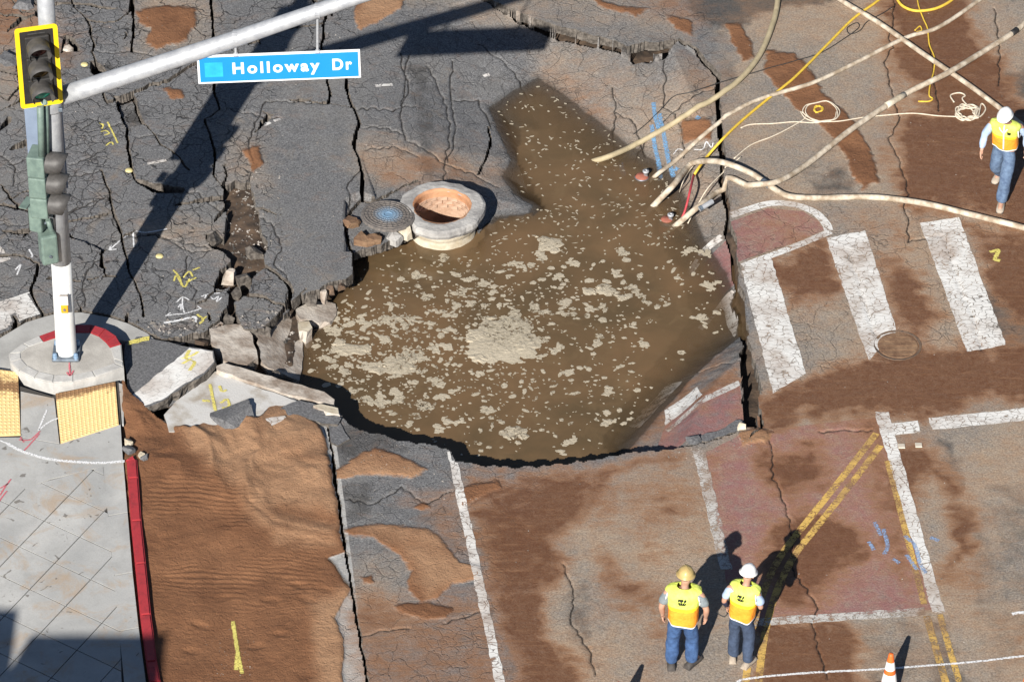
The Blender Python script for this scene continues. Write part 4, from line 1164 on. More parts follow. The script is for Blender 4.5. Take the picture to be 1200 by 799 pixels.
def band(name, pts, wpx, mat, parent=None, up=.006, res=.035, across=False, zfix=None, smooth=True, nacross=2):
    w = [np.array(P(u, v, 0 if zfix is None else zfix)[:2]) for u, v in pts]
    c = spline(w, max(2, int(np.mean([np.linalg.norm(b - a) for a, b in zip(w[:-1], w[1:])]) / res))) if smooth and len(w) > 2 else None
    if c is None:
        c = []
        for a, b in zip(w[:-1], w[1:]):
            k = max(1, int(np.linalg.norm(b - a) / res)); c += [a + (b - a) * i / k for i in range(k)]
        c.append(w[-1])
    c = np.array(c); n_ = len(c)
    tg = np.gradient(c, axis=0); tg /= (np.linalg.norm(tg, axis=1)[:, None] + 1e-9)
    nr = np.stack([-tg[:, 1], tg[:, 0]], 1); hw = wpx * .0125 / 2
    if zfix is None:
        def fn(s, t):
            i = min(int(round(t * (n_ - 1))), n_ - 1); p = c[i] + nr[i] * hw * (2 * s - 1); return p[0], p[1]
        return sheet(name, fn, nacross, n_ - 1, mat, parent or road, up, across)
    V = []; F = []; Ac = []
    for i in range(n_):
        for s in range(nacross + 1):
            p = c[i] + nr[i] * hw * (2 * s / nacross - 1); V.append((p[0], p[1], zfix)); Ac.append(s / nacross)
    for i in range(n_ - 1):
        for s in range(nacross):
            a = i * (nacross + 1) + s; F.append((a, a + 1, a + nacross + 2, a + nacross + 1))
    o = mesh_from(name, V, F, mat, parent)
    if across: o.data.attributes.new('across', 'FLOAT', 'POINT').data.foreach_set('value', np.array(Ac, np.float32))
    return o
for q in ([(868, 313), (904, 304), (945, 438), (906, 461)], [(968, 280), (1014, 271), (1051, 388), (1018, 422)], [(1078, 262), (1124, 255), (1179, 405), (1133, 412)], [(-60, 372), (37, 341), (54, 365), (-60, 412)], [(-60, 290), (-2, 286), (13, 303), (-60, 330)], [(846, 322), (862, 316), (868, 345), (862, 366)]):
    quad_mark('crosswalk_stripe', q, M_WHITE)
quad_mark('crosswalk_stripe', [(779, 466), (817, 448), (823, 466), (780, 487)], M_WHITE, z=-.17)
quad_mark('crosswalk_stripe', [(736, 470), (784, 424), (800, 436), (752, 488)], M_WHITE_FADED, z=-.3)
quad_mark('crosswalk_stripe', [(780, 489), (868, 448), (870, 454), (784, 494)], M_WHITE_FADED, z=-.12)
quad_mark('lane_line', [(523.5, 527), (533.5, 527), (592, 799), (580, 799)], M_WHITE); quad_mark('lane_line', [(580, 799), (592, 799), (614, 900), (600, 900)], M_WHITE)
quad_mark('lane_line', [(812, 529), (826, 528), (858, 668), (844, 668)], M_WHITE_FADED)
quad_mark('lane_line', [(1025, 483), (1041, 483), (1107, 718), (1093, 718)], M_WHITE)
quad_mark('stop_line', [(1036, 497), (1076, 493), (1078, 507), (1042, 511)], M_WHITE); quad_mark('stop_line', [(1088, 490), (1260, 472), (1260, 487), (1092, 504)], M_WHITE)
quad_mark('lane_line', [(900, 724), (1084, 712), (1085, 721), (900, 733)], M_WHITE_FADED); quad_mark('lane_line', [(860, 727), (900, 724), (900, 733), (862, 736)], M_WHITE_FADED)
for pts in ([(1027, 508), (985, 562), (945, 612), (920, 644), (900, 680), (884, 730), (874, 799), (866, 900)], [(1032, 522), (995, 570), (955, 620), (933, 648), (913, 686), (898, 735), (889, 799), (882, 900)]):
    band('yellow_line', pts, 8, M_YELLOW)
band('yellow_line', [(1040, 540), (1058, 610), (1072, 665), (1083, 708)], 7, M_YELLOW); band('yellow_line', [(1086, 722), (1098, 765), (1108, 799), (1138, 900)], 8, M_YELLOW); band('yellow_line', [(1101, 720), (1113, 762), (1124, 799), (1154, 900)], 7, M_YELLOW)
band('median_border', [(800, 283), (825, 267), (850, 256), (880, 245), (905, 239), (932, 241), (955, 250), (968, 263), (971, 271)], 11, M_WHITE); band('median_border', [(822, 333), (850, 321), (880, 309), (915, 296), (945, 284), (973, 272)], 10, M_WHITE)
# lane dots and dashes
for (u, v, a, l) in [(450, 99, -.15, 20), (184, 191, -.2, 22), (313, 147, -.5, 8), (325, 142, -.4, 8), (570, 70, -.4, 7)]:
    band('lane_marker', [(u - l / 2, v - l / 2 * a), (u + l / 2, v + l / 2 * a)], 5, M_WHITE, up=.012, res=.05)
M_YDOT = simple_mat('faded_yellow_ceramic', (.62, .54, .25), (.5, .42, .2), .6)
for (u, v) in [(99, 76), (151, 197), (187, 301)]:
    c = P(u, v); z = hz0(c[0], c[1])
    bm = bmesh.new(); lathe(bm, [(.001, .02), (.035, .018), (.055, .008), (.062, -.01)], 16)
    o = bm_obj('lane_marker', bm, M_YDOT, road, True); o.location = (c[0], c[1], z + .004)
M_RPM = simple_mat('raised_marker_cream', (.62, .55, .45), None, .5)
for (u, v) in [(1056.5, 523), (1076.5, 522)]:
    c = P(u, v); bm = bmesh.new(); box(bm, -.05, .05, -.05, .05, 0, .018, .008); o = bm_obj('lane_marker', bm, M_RPM, road); o.location = (c[0], c[1], hz0(c[0], c[1]))
# utility spray marks
def spray(strokes, mat, w=4, name='spray_mark', parent=None, zfix=None):
    for s in strokes: band(name, s, w, mat, parent, .009, .02, True, zfix)
spray([[(203, 318), (210, 326), (213, 336)], [(204, 331), (207, 325), (216, 338), (222, 328)], [(215, 326), (222, 320), (226, 326)], [(226, 318), (234, 315)], [(218, 332), (226, 329), (230, 327)]], M_SP_Y, 3.4)
spray([[(126, 142), (130, 150), (138, 166)], [(116, 143), (121, 145), (119, 149)], [(118, 153), (124, 152), (128, 155), (122, 157)], [(124, 169), (130, 165), (133, 168)]], M_SP_Y, 3)
spray([[(231, 370), (238, 376), (234, 381)], [(236, 376), (246, 371)]], M_SP_Y, 4)
spray([[(214, 351), (214, 360), (216, 368)], [(207, 356), (214, 350), (222, 353)], [(194, 372), (205, 370), (217, 369), (236, 363)], [(194, 372), (200, 368)], [(236, 363), (231, 360)], [(236, 349), (246, 346), (258, 345)], [(238, 354), (243, 347), (250, 352), (256, 349), (254, 355), (260, 350)], [(209, 362), (212, 358), (212, 365)]], M_SP_W, 2.4)
spray([[(192, 380), (210, 377), (228, 373), (229, 379)]], M_SP_W, 5)
spray([[(128, 294), (140, 284), (156, 273), (172, 274), (196, 270)], [(128, 294), (131, 286)], [(128, 294), (137, 293)], [(156, 274), (157, 291)]], M_SP_W, 2.6)
spray([[(20, 322), (24, 310), (18, 316)], [(34, 292), (38, 300), (32, 302)]], M_SP_W, 3)
spray([[(766, 106), (768, 120), (772, 132)], [(764, 128), (768, 150), (772, 165), (775, 180)], [(773, 118), (778, 138), (784, 165), (790, 182)], [(816, 130), (820, 134)], [(728, 155), (732, 165)], [(788, 178), (795, 174)]], M_SP_B, 8)
spray([[(790, 160), (795, 156), (802, 158)], [(814, 160), (824, 162), (828, 156), (834, 162), (836, 158)]], M_SP_W, 2)
spray([[(1025, 612), (1032, 628)], [(1035, 620), (1040, 640), (1036, 650)], [(1018, 635), (1024, 645)], [(1060, 628), (1072, 640), (1078, 660), (1085, 672)], [(1062, 650), (1075, 668)], [(1090, 630), (1100, 634)], [(1046, 655), (1054, 660)]], M_SP_BF, 7)
spray([[(1160, 296), (1170, 294), (1166, 304), (1172, 306)]], M_SP_Y, 7)
spray([[(868, 797), (900, 793), (960, 788), (1020, 785), (1080, 781), (1140, 776), (1200, 769), (1260, 763)]], M_SP_W, 4.2)
spray([[(700, 900), (868, 797)]], M_SP_W, 4)
spray([[(1186, 720), (1196, 718), (1215, 720)]], M_SP_W, 6)
spray([[(273, 730), (276, 750), (280, 775), (284, 792)], [(278, 770), (277, 788)]], M_SP_Y, 6, 'spray_mark')
zs_ = ZSW + .007
spray([[(8, 519), (25, 528), (55, 537), (90, 541), (120, 542), (146, 540)]], M_SP_W, 6, 'spray_mark', sw_base, zs_)
spray([[(45, 504), (50, 492), (55, 480)], [(46, 503), (58, 494), (68, 490)], [(-40, 500), (-10, 512), (8, 519)]], M_SP_W, 3, 'spray_mark', sw_base, zs_)
spray([[(22, 515), (35, 515), (47, 505)], [(28, 528), (40, 515), (46, 508)], [(24, 512), (28, 518)], [(0, 580), (6, 570), (13, 561)], [(0, 572), (10, 566)], [(-2, 588), (8, 575)]], M_SP_R, 2.6, 'spray_mark', sw_base, zs_)
spray([[(81, 425), (82, 441)], [(78, 437), (82, 441), (86, 434)]], M_SP_R, 2.6, 'spray_mark', isle, None) if False else None
for st in ([(81, 425), (82, 440)], [(78, 436), (82, 440), (86, 434)]):
    o = band('spray_mark', st, 2.6, M_SP_R, None, .0, .02, True, ZI + .006); o.parent = isle; o.matrix_parent_inverse = Matrix.Translation(-Vector(isle.location))

# ------------------------------------------------------------------ broken pieces round the rim
def plane_z(u0, z0, u1, z1): return lambda u, v: z0 + (z1 - z0) * (u - u0) / (u1 - u0)
def broken(name, label, cat, outline, zf, thick, mat, side, amp=1.3, step=7, seed=1, group=None):
    pts = []
    for (u, v) in jag(outline, amp, step, seed):
        z = zf(u, v) if callable(zf) else zf
        pts.append(P(u, v, z))
    n = len(pts); bm = bmesh.new()
    r_ = random.Random(seed)
    top = [bm.verts.new(tuple(p)) for p in pts]
    mid = [bm.verts.new((p[0] + r_.uniform(-.03, .03), p[1] + r_.uniform(-.035, .02), p[2] - thick * r_.uniform(.3, .6))) for p in pts]
    bot = [bm.verts.new((p[0] + r_.uniform(-.03, .03), p[1] + r_.uniform(-.03, .05), p[2] - thick * r_.uniform(.85, 1.1))) for p in pts]
    ft = bm.faces.new(top); fb = bm.faces.new(bot[::-1]); 
    for A_, B_ in ((top, mid), (mid, bot)):
        for k in range(n):
            f = bm.faces.new((A_[k], B_[k], B_[(k + 1) % n], A_[(k + 1) % n])); f.material_index = 1
    bmesh.ops.triangulate(bm, faces=[ft, fb])
    o = bm_obj(name, bm, [mat, side])
    tag(o, label, cat, group)
    return o
zB = lambda u, v: .02 + .17 * max(0, (u - 150) / 100) + .0008 * (v - 440)
slabB = broken('asphalt_slab', 'tilted asphalt slab with a broad white painted stripe and yellow spray', 'slab', [(147, 398), (165, 394), (205, 403), (228, 407), (250, 411), (252, 424), (240, 438), (214, 453), (190, 470), (158, 481), (151, 470), (149, 450), (146, 425)], zB, .17, M_ASPH, M_ASPH_E, 1.2, 7, 21)
def on_plane_poly(name, outline, zf, up, mat, parent, amp=.8, seed=3):
    pts = [P(u, v, zf(u, v)) + np.array([0, 0, up]) for u, v in jag(outline, amp, 6, seed)]
    bm = bmesh.new(); f = bm.faces.new([bm.verts.new(tuple(p)) for p in pts]); bmesh.ops.triangulate(bm, faces=[f])
    return bm_obj(name, bm, mat, parent)
on_plane_poly('painted_stripe', [(152, 466), (222, 408), (249, 412), (251, 424), (239, 437), (213, 452), (189, 469), (158, 480)], zB, .006, M_WHITE_SLAB, slabB)
for st in ([(222, 410), (218, 420), (228, 424), (222, 434)], [(212, 420), (224, 417), (232, 412)], [(214, 426), (224, 420)]):
    pts = [P(u, v, zB(u, v) + .012) for u, v in st]
    V, F = [], []
    for i, p in enumerate(spline(pts, 4)): V += [(p[0] - .028, p[1], p[2]), (p[0] + .028, p[1], p[2])]
    for i in range(len(V) // 2 - 1): F.append((2 * i, 2 * i + 1, 2 * i + 3, 2 * i + 2))
    o = mesh_from('spray_mark', V, F, M_SP_Y, slabB); o.data.attributes.new('across', 'FLOAT', 'POINT').data.foreach_set('value', np.tile([.2, .8], len(V) // 2).astype(np.float32))
for (u, v) in [(156, 401), (168, 398)]:
    pts = [P(u - 6, v + 2, .03), P(u, v, .035), P(u + 7, v - 1, .04)]
    V = []; F = []
    for p in spline(pts, 3): V += [(p[0], p[1] - .05, p[2] + .012), (p[0], p[1] + .05, p[2] + .012)]
    for i in range(len(V) // 2 - 1): F.append((2 * i, 2 * i + 1, 2 * i + 3, 2 * i + 2))
    o = mesh_from('spray_mark', V, F, M_SP_Y, slabB); o.data.attributes.new('across', 'FLOAT', 'POINT').data.foreach_set('value', np.tile([.2, .8], len(V) // 2).astype(np.float32))
broken('concrete_block', 'squarish pale concrete block wedged between broken asphalt slabs', 'concrete', [(245, 385), (262, 381), (284, 380), (296, 393), (302, 419), (290, 427), (262, 423), (260, 412), (247, 402)], lambda u, v: .03 - .0016 * (u - 245), .24, M_CONC_D, M_CONC_D, 1.2, 8, 22)
broken('concrete_slab', 'wide stained concrete slab sliding into the muddy water', 'concrete', [(302, 384), (322, 372), (338, 360), (352, 358), (356, 372), (350, 390), (355, 402), (354, 425), (351, 446), (332, 438), (308, 426), (303, 405)], lambda u, v: -.08 - .0060 * (u - 302), .16, M_CONC_D, M_CONC_D, 1.6, 7, 23)
broken('concrete_chunk', 'white rimmed concrete chunk at the water below the smooth asphalt slab', 'concrete', [(346, 362), (362, 352), (382, 352), (393, 356), (394, 370), (386, 378), (368, 376), (352, 374)], lambda u, v: -.20 - .004 * (u - 346), .16, M_CONC_D, M_CONC_D, 2, 6, 24)
broken('concrete_chunk', 'small pale concrete lump touching the water beside the stained slab', 'concrete', [(349, 378), (362, 376), (366, 384), (360, 389), (350, 388)], -.20, .3, M_MH_WHITE, M_CONC_D, 1, 5, 25)
broken('concrete_beam', 'long narrow concrete gutter beam lying along the rim of the hole', 'concrete', [(253, 429), (263, 425), (300, 436), (345, 449), (380, 459), (392, 468), (391, 474), (372, 470), (330, 460), (290, 446), (254, 433)], lambda u, v: .10 - .0006 * (u - 253), .26, M_CONC_D, M_CONC_D, .7, 9, 26)
M_GUT = simple_mat('sand_smeared_gutter_concrete', (.50, .49, .47), (.33, .29, .24), .9, 2.4, .3, space='pos', contrast=(.34, .52))
gut = broken('concrete_slab', 'smooth grey gutter slab with yellow spray marks half under the sand', 'concrete', [(192, 486), (206, 470), (230, 452), (252, 435), (290, 450), (330, 463), (352, 471), (334, 480), (300, 488), (280, 498), (236, 508), (198, 506)], lambda u, v: .03, .22, M_GUT, M_CONC_D, .6, 10, 27)
for st in ([(246, 450), (249, 465), (253, 484)], [(237, 469), (246, 470)], [(257, 452), (260, 458), (266, 457)], [(258, 472), (266, 468), (268, 476), (260, 478)]):
    o = band('spray_mark', st, 5, M_SP_Y, gut, 0, .02, True, .04)
broken('asphalt_slab', 'narrow dark asphalt slab bent over the rim next to white concrete bits', 'slab', [(318, 488), (332, 476), (350, 469), (366, 472), (384, 481), (400, 490), (396, 497), (378, 496), (350, 486), (332, 488)], .06, .14, M_ASPH, M_ASPH_E, .8, 7, 28)
broken('asphalt_slab', 'cracked grey asphalt piece at the corner of the rim above the sand tongue', 'slab', [(385, 496), (398, 494), (404, 506), (410, 514), (396, 522), (388, 518)], .03, .2, M_ASPH, M_ASPH_E, .8, 6, 29)
broken('concrete_chunk', 'bright white flat concrete shard on the dark asphalt slab', 'concrete', [(367, 475), (376, 473), (396, 478), (397, 485), (384, 483)], .10, .06, M_MH_WHITE, M_CONC_D, .6, 6, 30)
broken('concrete_chunk', 'thin white slab fragment sticking out of the sand', 'concrete', [(300, 497), (312, 490), (334, 487), (332, 492), (318, 499), (302, 506)], .10, .10, M_WHITE, M_CONC_D, .6, 6, 31)

def rock(name, u, v, z, ru, h, mat, seed, flat=.8, label=None, cat=None, group=None, sy=1.0):
    r_ = random.Random(seed); bm = bmesh.new(); bmesh.ops.create_cube(bm, size=1.9)
    for _ in range(11):
        q = Vector((r_.gauss(0, 1), r_.gauss(0, 1), r_.gauss(0, .8))).normalized()
        g_ = bmesh.ops.bisect_plane(bm, geom=bm.verts[:] + bm.edges[:] + bm.faces[:], plane_co=q * r_.uniform(.62, .95), plane_no=q, clear_outer=True)
        ed = [e for e in g_['geom_cut'] if isinstance(e, bmesh.types.BMEdge)]
        if ed: bmesh.ops.edgeloop_fill(bm, edges=ed)
    bmesh.ops.triangulate(bm, faces=bm.faces[:])
    bmesh.ops.subdivide_edges(bm, edges=bm.edges[:], cuts=1)
    for vt in bm.verts: vt.co *= 1 + r_.uniform(-.05, .05)
    rad = ru / 80
    for vt in bm.verts: vt.co = Vector((vt.co.x * rad, vt.co.y * rad * sy, vt.co.z * h))
    bmesh.ops.rotate(bm, verts=bm.verts, cent=(0, 0, 0), matrix=Matrix.Rotation(r_.uniform(0, 6.28) if sy == 1 else r_.uniform(-.3, .3), 3, 'Z'))
    o = bm_obj(name, bm, mat); p = P(u, v, z); o.location = p
    tag(o, label, cat, group)
    return o
rock('asphalt_chunk', 272, 492, .03, 26, .12, M_ASPH, 41, label='dark rounded asphalt chunk bedded in the sand below the gutter slab', cat='rubble', sy=.8)
rock('asphalt_chunk', 812, 515, -.02, 9, .06, M_ASPH, 42, label='black asphalt lump on the rim beside the sunken red paved slab', cat='rubble')
broken('asphalt_slab', 'black broken asphalt ledge along the edge of the sunken red slab', 'slab', [(808, 517), (822, 510), (845, 503), (862, 492), (872, 494), (871, 502), (850, 510), (826, 517)], -.03, .2, M_ASPH, M_ASPH_E, 1.6, 5, 43)
rock('concrete_chunk', 869, 499, .03, 5, .06, M_MH_WHITE, 44, label='small white stone at the end of the wide black crack', cat='rubble')
for i, (u, v, r_, mm) in enumerate([(151, 519, 5, M_MH_WHITE), (153, 528, 7, M_ASPH), (170, 538, 6, M_ASPH), (165, 534, 4, M_MH_WHITE), (152, 541, 5, M_KERBRED)]):
    rock('kerb_debris', u, v, .07, r_, .07, mm, 60 + i, label=['white stone at the broken end of the red kerb', 'black lump at the broken end of the red kerb', 'black rock on the sand beside the broken kerb end', 'pale chip leaning on the black rock near the kerb end', 'red painted kerb fragment at the broken kerb end'][i], cat='rubble')
seed_ = 80
for (u, v, z, r_, h, mm) in [(196, 399, -.12, 8, .08, M_SOIL), (236, 404, -.12, 8, .10, M_SOIL), (268, 376, -.1, 7, .1, M_ASPH_E), (285, 328, -.12, 9, .14, M_ASPH_E), (268, 324, -.1, 8, .12, M_CONC_D), (298, 296, -.08, 10, .1, M_ASPH_E), (276, 345, -.1, 7, .1, M_ASPH_E), (310, 388, -.15, 8, .1, M_ASPH_E), (290, 430, -.16, 9, .07, M_ASPH_E), (322, 442, -.22, 8, .07, M_ASPH_E), (386, 340, -.15, 7, .1, M_RUST), (378, 346, -.15, 6, .1, M_CONC_D), (360, 346, -.12, 12, .1, M_ASPH_E), (400, 336, -.12, 5, .08, M_RUST), (250, 282, -.06, 12, .1, M_ASPH_E), (425, 282, -.10, 12, .1, M_MUDIRON), (412, 262, -.08, 9, .1, M_MUDIRON), (440, 281, -.10, 9, .09, M_MUDIRON), (463, 277, -.12, 10, .1, M_MH_RING), (474, 272, -.10, 8, .12, M_MH_WHITE)]:
    seed_ += 1
    tone = {'broken_asphalt_edge': 'grey brown', 'dark_subsoil': 'dark', 'dirty_broken_concrete': 'pale tan', 'rusty_iron': 'rusty', 'mud_coated_iron': 'muddy orange', 'weathered_concrete_collar': 'grey', 'pale_concrete_ring': 'whitish'}[mm.name]
    where = 'beside the manhole cover' if u > 405 else ('in the long open pothole left of the smooth slab' if v < 330 else ('at the water below the smooth asphalt slab' if u > 340 else ('in the gap left of the concrete block' if u < 262 else ('beneath the narrow gutter beam' if v > 420 else 'between the concrete block and the rounded slab'))))
    rock('rubble_chunk', u, v, z + .04, r_, h, mm, seed_, label=tone + ' rubble chunk ' + where, cat='rubble', group='rubble chunks along the broken edge')
for (u, v, r_, h, lb) in [(28, 6, 16, .12, 'pale grey asphalt block behind the pole top'), (10, 70, 14, .10, 'grey asphalt lump in the muddy corner left of the yellow signal'), (80, 58, 7, .05, 'small pale stone in the brown pothole beside the signal')]:
    seed_ += 1; rock('asphalt_chunk', u, v, .02, r_, h, M_ASPH if r_ > 8 else M_CONC_D, seed_, label=lb, cat='rubble')
for i, (pl, z, mm, lb) in enumerate([([(146, 380), (176, 379), (193, 391), (187, 399), (160, 393)], -.04, M_ASPH_E, 'long grey asphalt sliver lying on the gutter apron'), ([(192, 397), (214, 395), (217, 402), (206, 406), (195, 404)], -.10, M_CONC_D, 'tan stone sliver in the dark gap above the grey slab'), ([(217, 396), (242, 391), (250, 397), (244, 406), (222, 406)], -.10, M_ASPH_E, 'brown asphalt lump under the lip of the spray marked slab'), ([(243, 387), (256, 375), (262, 379), (252, 391)], -.04, M_WHITE_FADED, 'pale splinter between the spray marked slab and the concrete block')]):
    broken('rubble_sliver', lb, 'rubble', pl, z, .16, mm, M_ASPH_E, 1.2, 5, 300 + i)
# fine debris: too small to pick apart
deb = []; rd = random.Random(9)
def pebble(x, y, z, r):
    a = rd.uniform(0, 6.28); V = [(x + r * math.cos(a + k * 2.09) * rd.uniform(.7, 1.2), y + r * math.sin(a + k * 2.09) * rd.uniform(.7, 1.2), z) for k in range(3)] + [(x, y, z + r * rd.uniform(.7, 1.1))]
    return V, [(0, 1, 3), (1, 2, 3), (2, 0, 3)]
def scatter(poly, n, r0, r1, z=None):
    us = [q[0] for q in poly]; vs = [q[1] for q in poly]; k = 0; tr_ = 0
    while k < n and tr_ < n * 20:
        tr_ += 1
        u, v = rd.uniform(min(us), max(us)), rd.uniform(min(vs), max(vs))
        if sdist(poly, np.array([u]), np.array([v]))[0] < 0: continue
        p = P(u, v); zz = hz(p[0], p[1])
        if zz != zz:
            i, j = int((p[0] - GX0) / DX), int((p[1] - GY0) / DY); zz = Zs[j, i]
            if zz < ZW: continue
        deb.append(pebble(p[0], p[1], zz - .002, rd.uniform(r0, r1))); k += 1
scatter(PIT, 160, .01, .035); scatter([(150, 378), (270, 370), (350, 350), (395, 335), (350, 440), (250, 430), (230, 400)], 220, .012, .05)
scatter([(-20, -20), (430, -20), (430, 330), (300, 340), (150, 370), (-20, 370)], 420, .006, .018); scatter([(270, 190), (330, 200), (330, 330), (290, 320)], 120, .01, .03); scatter([(860, 0), (1200, 0), (1200, 799), (600, 799), (600, 560), (880, 500)], 260, .006, .016)
scatter([(380, 490), (560, 525), (560, 620), (400, 600)], 120, .006, .018); scatter([(740, 532), (880, 500), (900, 520), (760, 545)], 60, .008, .02); scatter([(240, 735), (300, 735), (300, 799), (240, 799)], 60, .005, .012)
V, F = join_vf(deb)
M_DEB = simple_mat('mixed_gravel', (.34, .31, .28), (.06, .055, .05), .95, 3.0, space='pos', contrast=(.4, .6))
tag(mesh_from('gravel', V, F, M_DEB), 'scattered gravel and asphalt crumbs on the road', 'gravel', None, 'stuff')
# ------------------------------------------------------------------ signal pole with mast arm
M_GALV = simple_mat('galvanised_steel', (.47, .48, .49), (.34, .35, .37), .5, 9, .15, metal=.25, spec=.5)
M_POLEW = simple_mat('weathered_white_pole_paint', (.70, .70, .68), (.60, .60, .58), .5, 4, .1)
M_GREENP = simple_mat('sage_green_enamel', (.165, .225, .19), (.11, .155, .135), .5, 9, .15)
M_BLACKP = simple_mat('matt_black_housing', (.028, .026, .025), (.018, .017, .016), .55, 12, .1)
M_VISOR = simple_mat('grey_black_visor', (.085, .080, .076), (.05, .047, .045), .55, 12, .1)
M_YBORDER = simple_mat('yellow_reflective_tape', (.86, .60, .015), (.80, .54, .012), .45, 12)
M_LENS_R = simple_mat('dark_red_lens', (.05, .012, .010), None, .2)
M_LENS_Y = simple_mat('dark_amber_lens', (.06, .035, .008), None, .2)
M_LENS_G = simple_mat('green_lens', (.02, .30, .20), (.01, .20, .14), .25)
M_STEEL_D = simple_mat('dark_bolt_steel', (.20, .24, .28), (.12, .14, .17), .5, 10, .1, metal=.5)
M_BOLT = simple_mat('blue_grey_bolt_cap', (.20, .30, .42), (.14, .22, .32), .5)
M_ORANGE_BTN = simple_mat('amber_push_button', (.78, .36, .02), None, .45)
M_BLUEPLATE = simple_mat('blue_grey_sign_back', (.20, .25, .33), (.16, .20, .27), .5, 3)
pb = P(78, 414, ZI)
PY = pb[1]
ptop = PV(50, -60, PY)
def tube_obj(name, path, rad, mat, parent, seg=16, smooth=True):
    L = Vector(parent.matrix_world.translation if parent.parent else parent.location) if parent else Vector((0, 0, 0))
    V, F = tube([Vector(p) - L for p in path], rad, seg)
    o = mesh_from(name, V, F, mat, parent, False)
    if smooth:
        me = o.data
        for pl in me.polygons: pl.use_smooth = len(pl.vertices) == 4
    return o
pole = empty('signal_pole', tuple(pb - np.array([0, 0, .012])), 'tall white and grey signal pole with a rising mast arm on the kerb island', 'pole')
zt = ptop[2] - pb[2]
axis = ptop - pb
arm0 = PV(74, 112, PY)
fz = lambda z: pb + axis * ((z - pb[2]) / axis[2])
zpaint = PV(72, 306, PY)[2]
tube_obj('shaft', [fz(pb[2]), fz(pb[2] + .03), fz(pb[2] + .6), fz(zpaint)], [.155, .150, .148, .143], M_POLEW, pole, 24)
tube_obj('shaft', [fz(zpaint - .002), fz(arm0[2]), fz(ptop[2] + 2.5)], [.1425, .128, .10], M_GALV, pole, 24)
bm = bmesh.new(); box(bm, -.20, .20, -.20, .20, 0, .055, .02); bm_obj('base_plate', bm, M_STEEL_D, pole)
for sx in (-1, 1):
    for sy in (-1, 1):
        bm = bmesh.new(); lathe(bm, [(.001, .135), (.028, .13), (.034, .105), (.034, .05), (.045, .05), (.045, .03)], 12)
        o = bm_obj('bolt', bm, M_BOLT, pole, True); o.location = (sx * .152, sy * .155, 0)
a1 = PV(410, 0, PY + .12); adir = a1 - arm0
arm_path = [arm0 + adir * t for t in (0, .1, .3, .6, 1.0, 1.5, 2.2)]
for i, t in enumerate((0, .1, .3, .6, 1.0, 1.5, 2.2)): arm_path[i] = arm_path[i] + np.array([0, 0, -.07 * (t * (1 - t)) if t < 1 else -.06 * (t - 1) ** 2])
tube_obj('mast_arm', arm_path, [.138, .134, .128, .115, .10, .085, .065], M_GALV, pole, 20)
tube_obj('arm_flange', [fz(arm0[2] - .24), fz(arm0[2] - .2), fz(arm0[2] + .2), fz(arm0[2] + .24)], [.135, .165, .165, .135], M_GALV, pole, 20)
for k in range(4):
    bm = bmesh.new(); box(bm, -.03, .03, -.03, .03, -.03, .03, .008); o = bm_obj('bolt', bm, M_STEEL_D, pole)
    o.location = Vector(fz(arm0[2]) - pb) + Vector(((-.13, .13)[k % 2], -.13, (-.13, .13)[k // 2]))
# push button
pbt = PV(75.5, 355, PY - .16)
bt = empty('push_button', tuple(pbt), 'pedestrian push button box with an amber face strapped to the pole', 'button')
bm = bmesh.new(); box(bm, -.06, .06, -.035, .08, -.14, .15, .015); bm_obj('housing', bm, M_POLEW, bt)
bm = bmesh.new(); box(bm, -.052, .052, -.055, -.03, -.15, -.01, .01); bm_obj('face', bm, M_ORANGE_BTN, bt)
bm = bmesh.new(); lathe(bm, [(.001, .02), (.018, .018), (.02, 0)], 12); bmesh.ops.rotate(bm, verts=bm.verts, cent=(0, 0, 0), matrix=Matrix.Rotation(R(90), 3, 'X')); o = bm_obj('button', bm, M_STEEL_D, bt); o.location = (0, -.055, -.08)
bm = bmesh.new(); box(bm, -.065, .065, -.03, -.022, .145, .165, .004); bm_obj('cap', bm, M_RUST, bt)

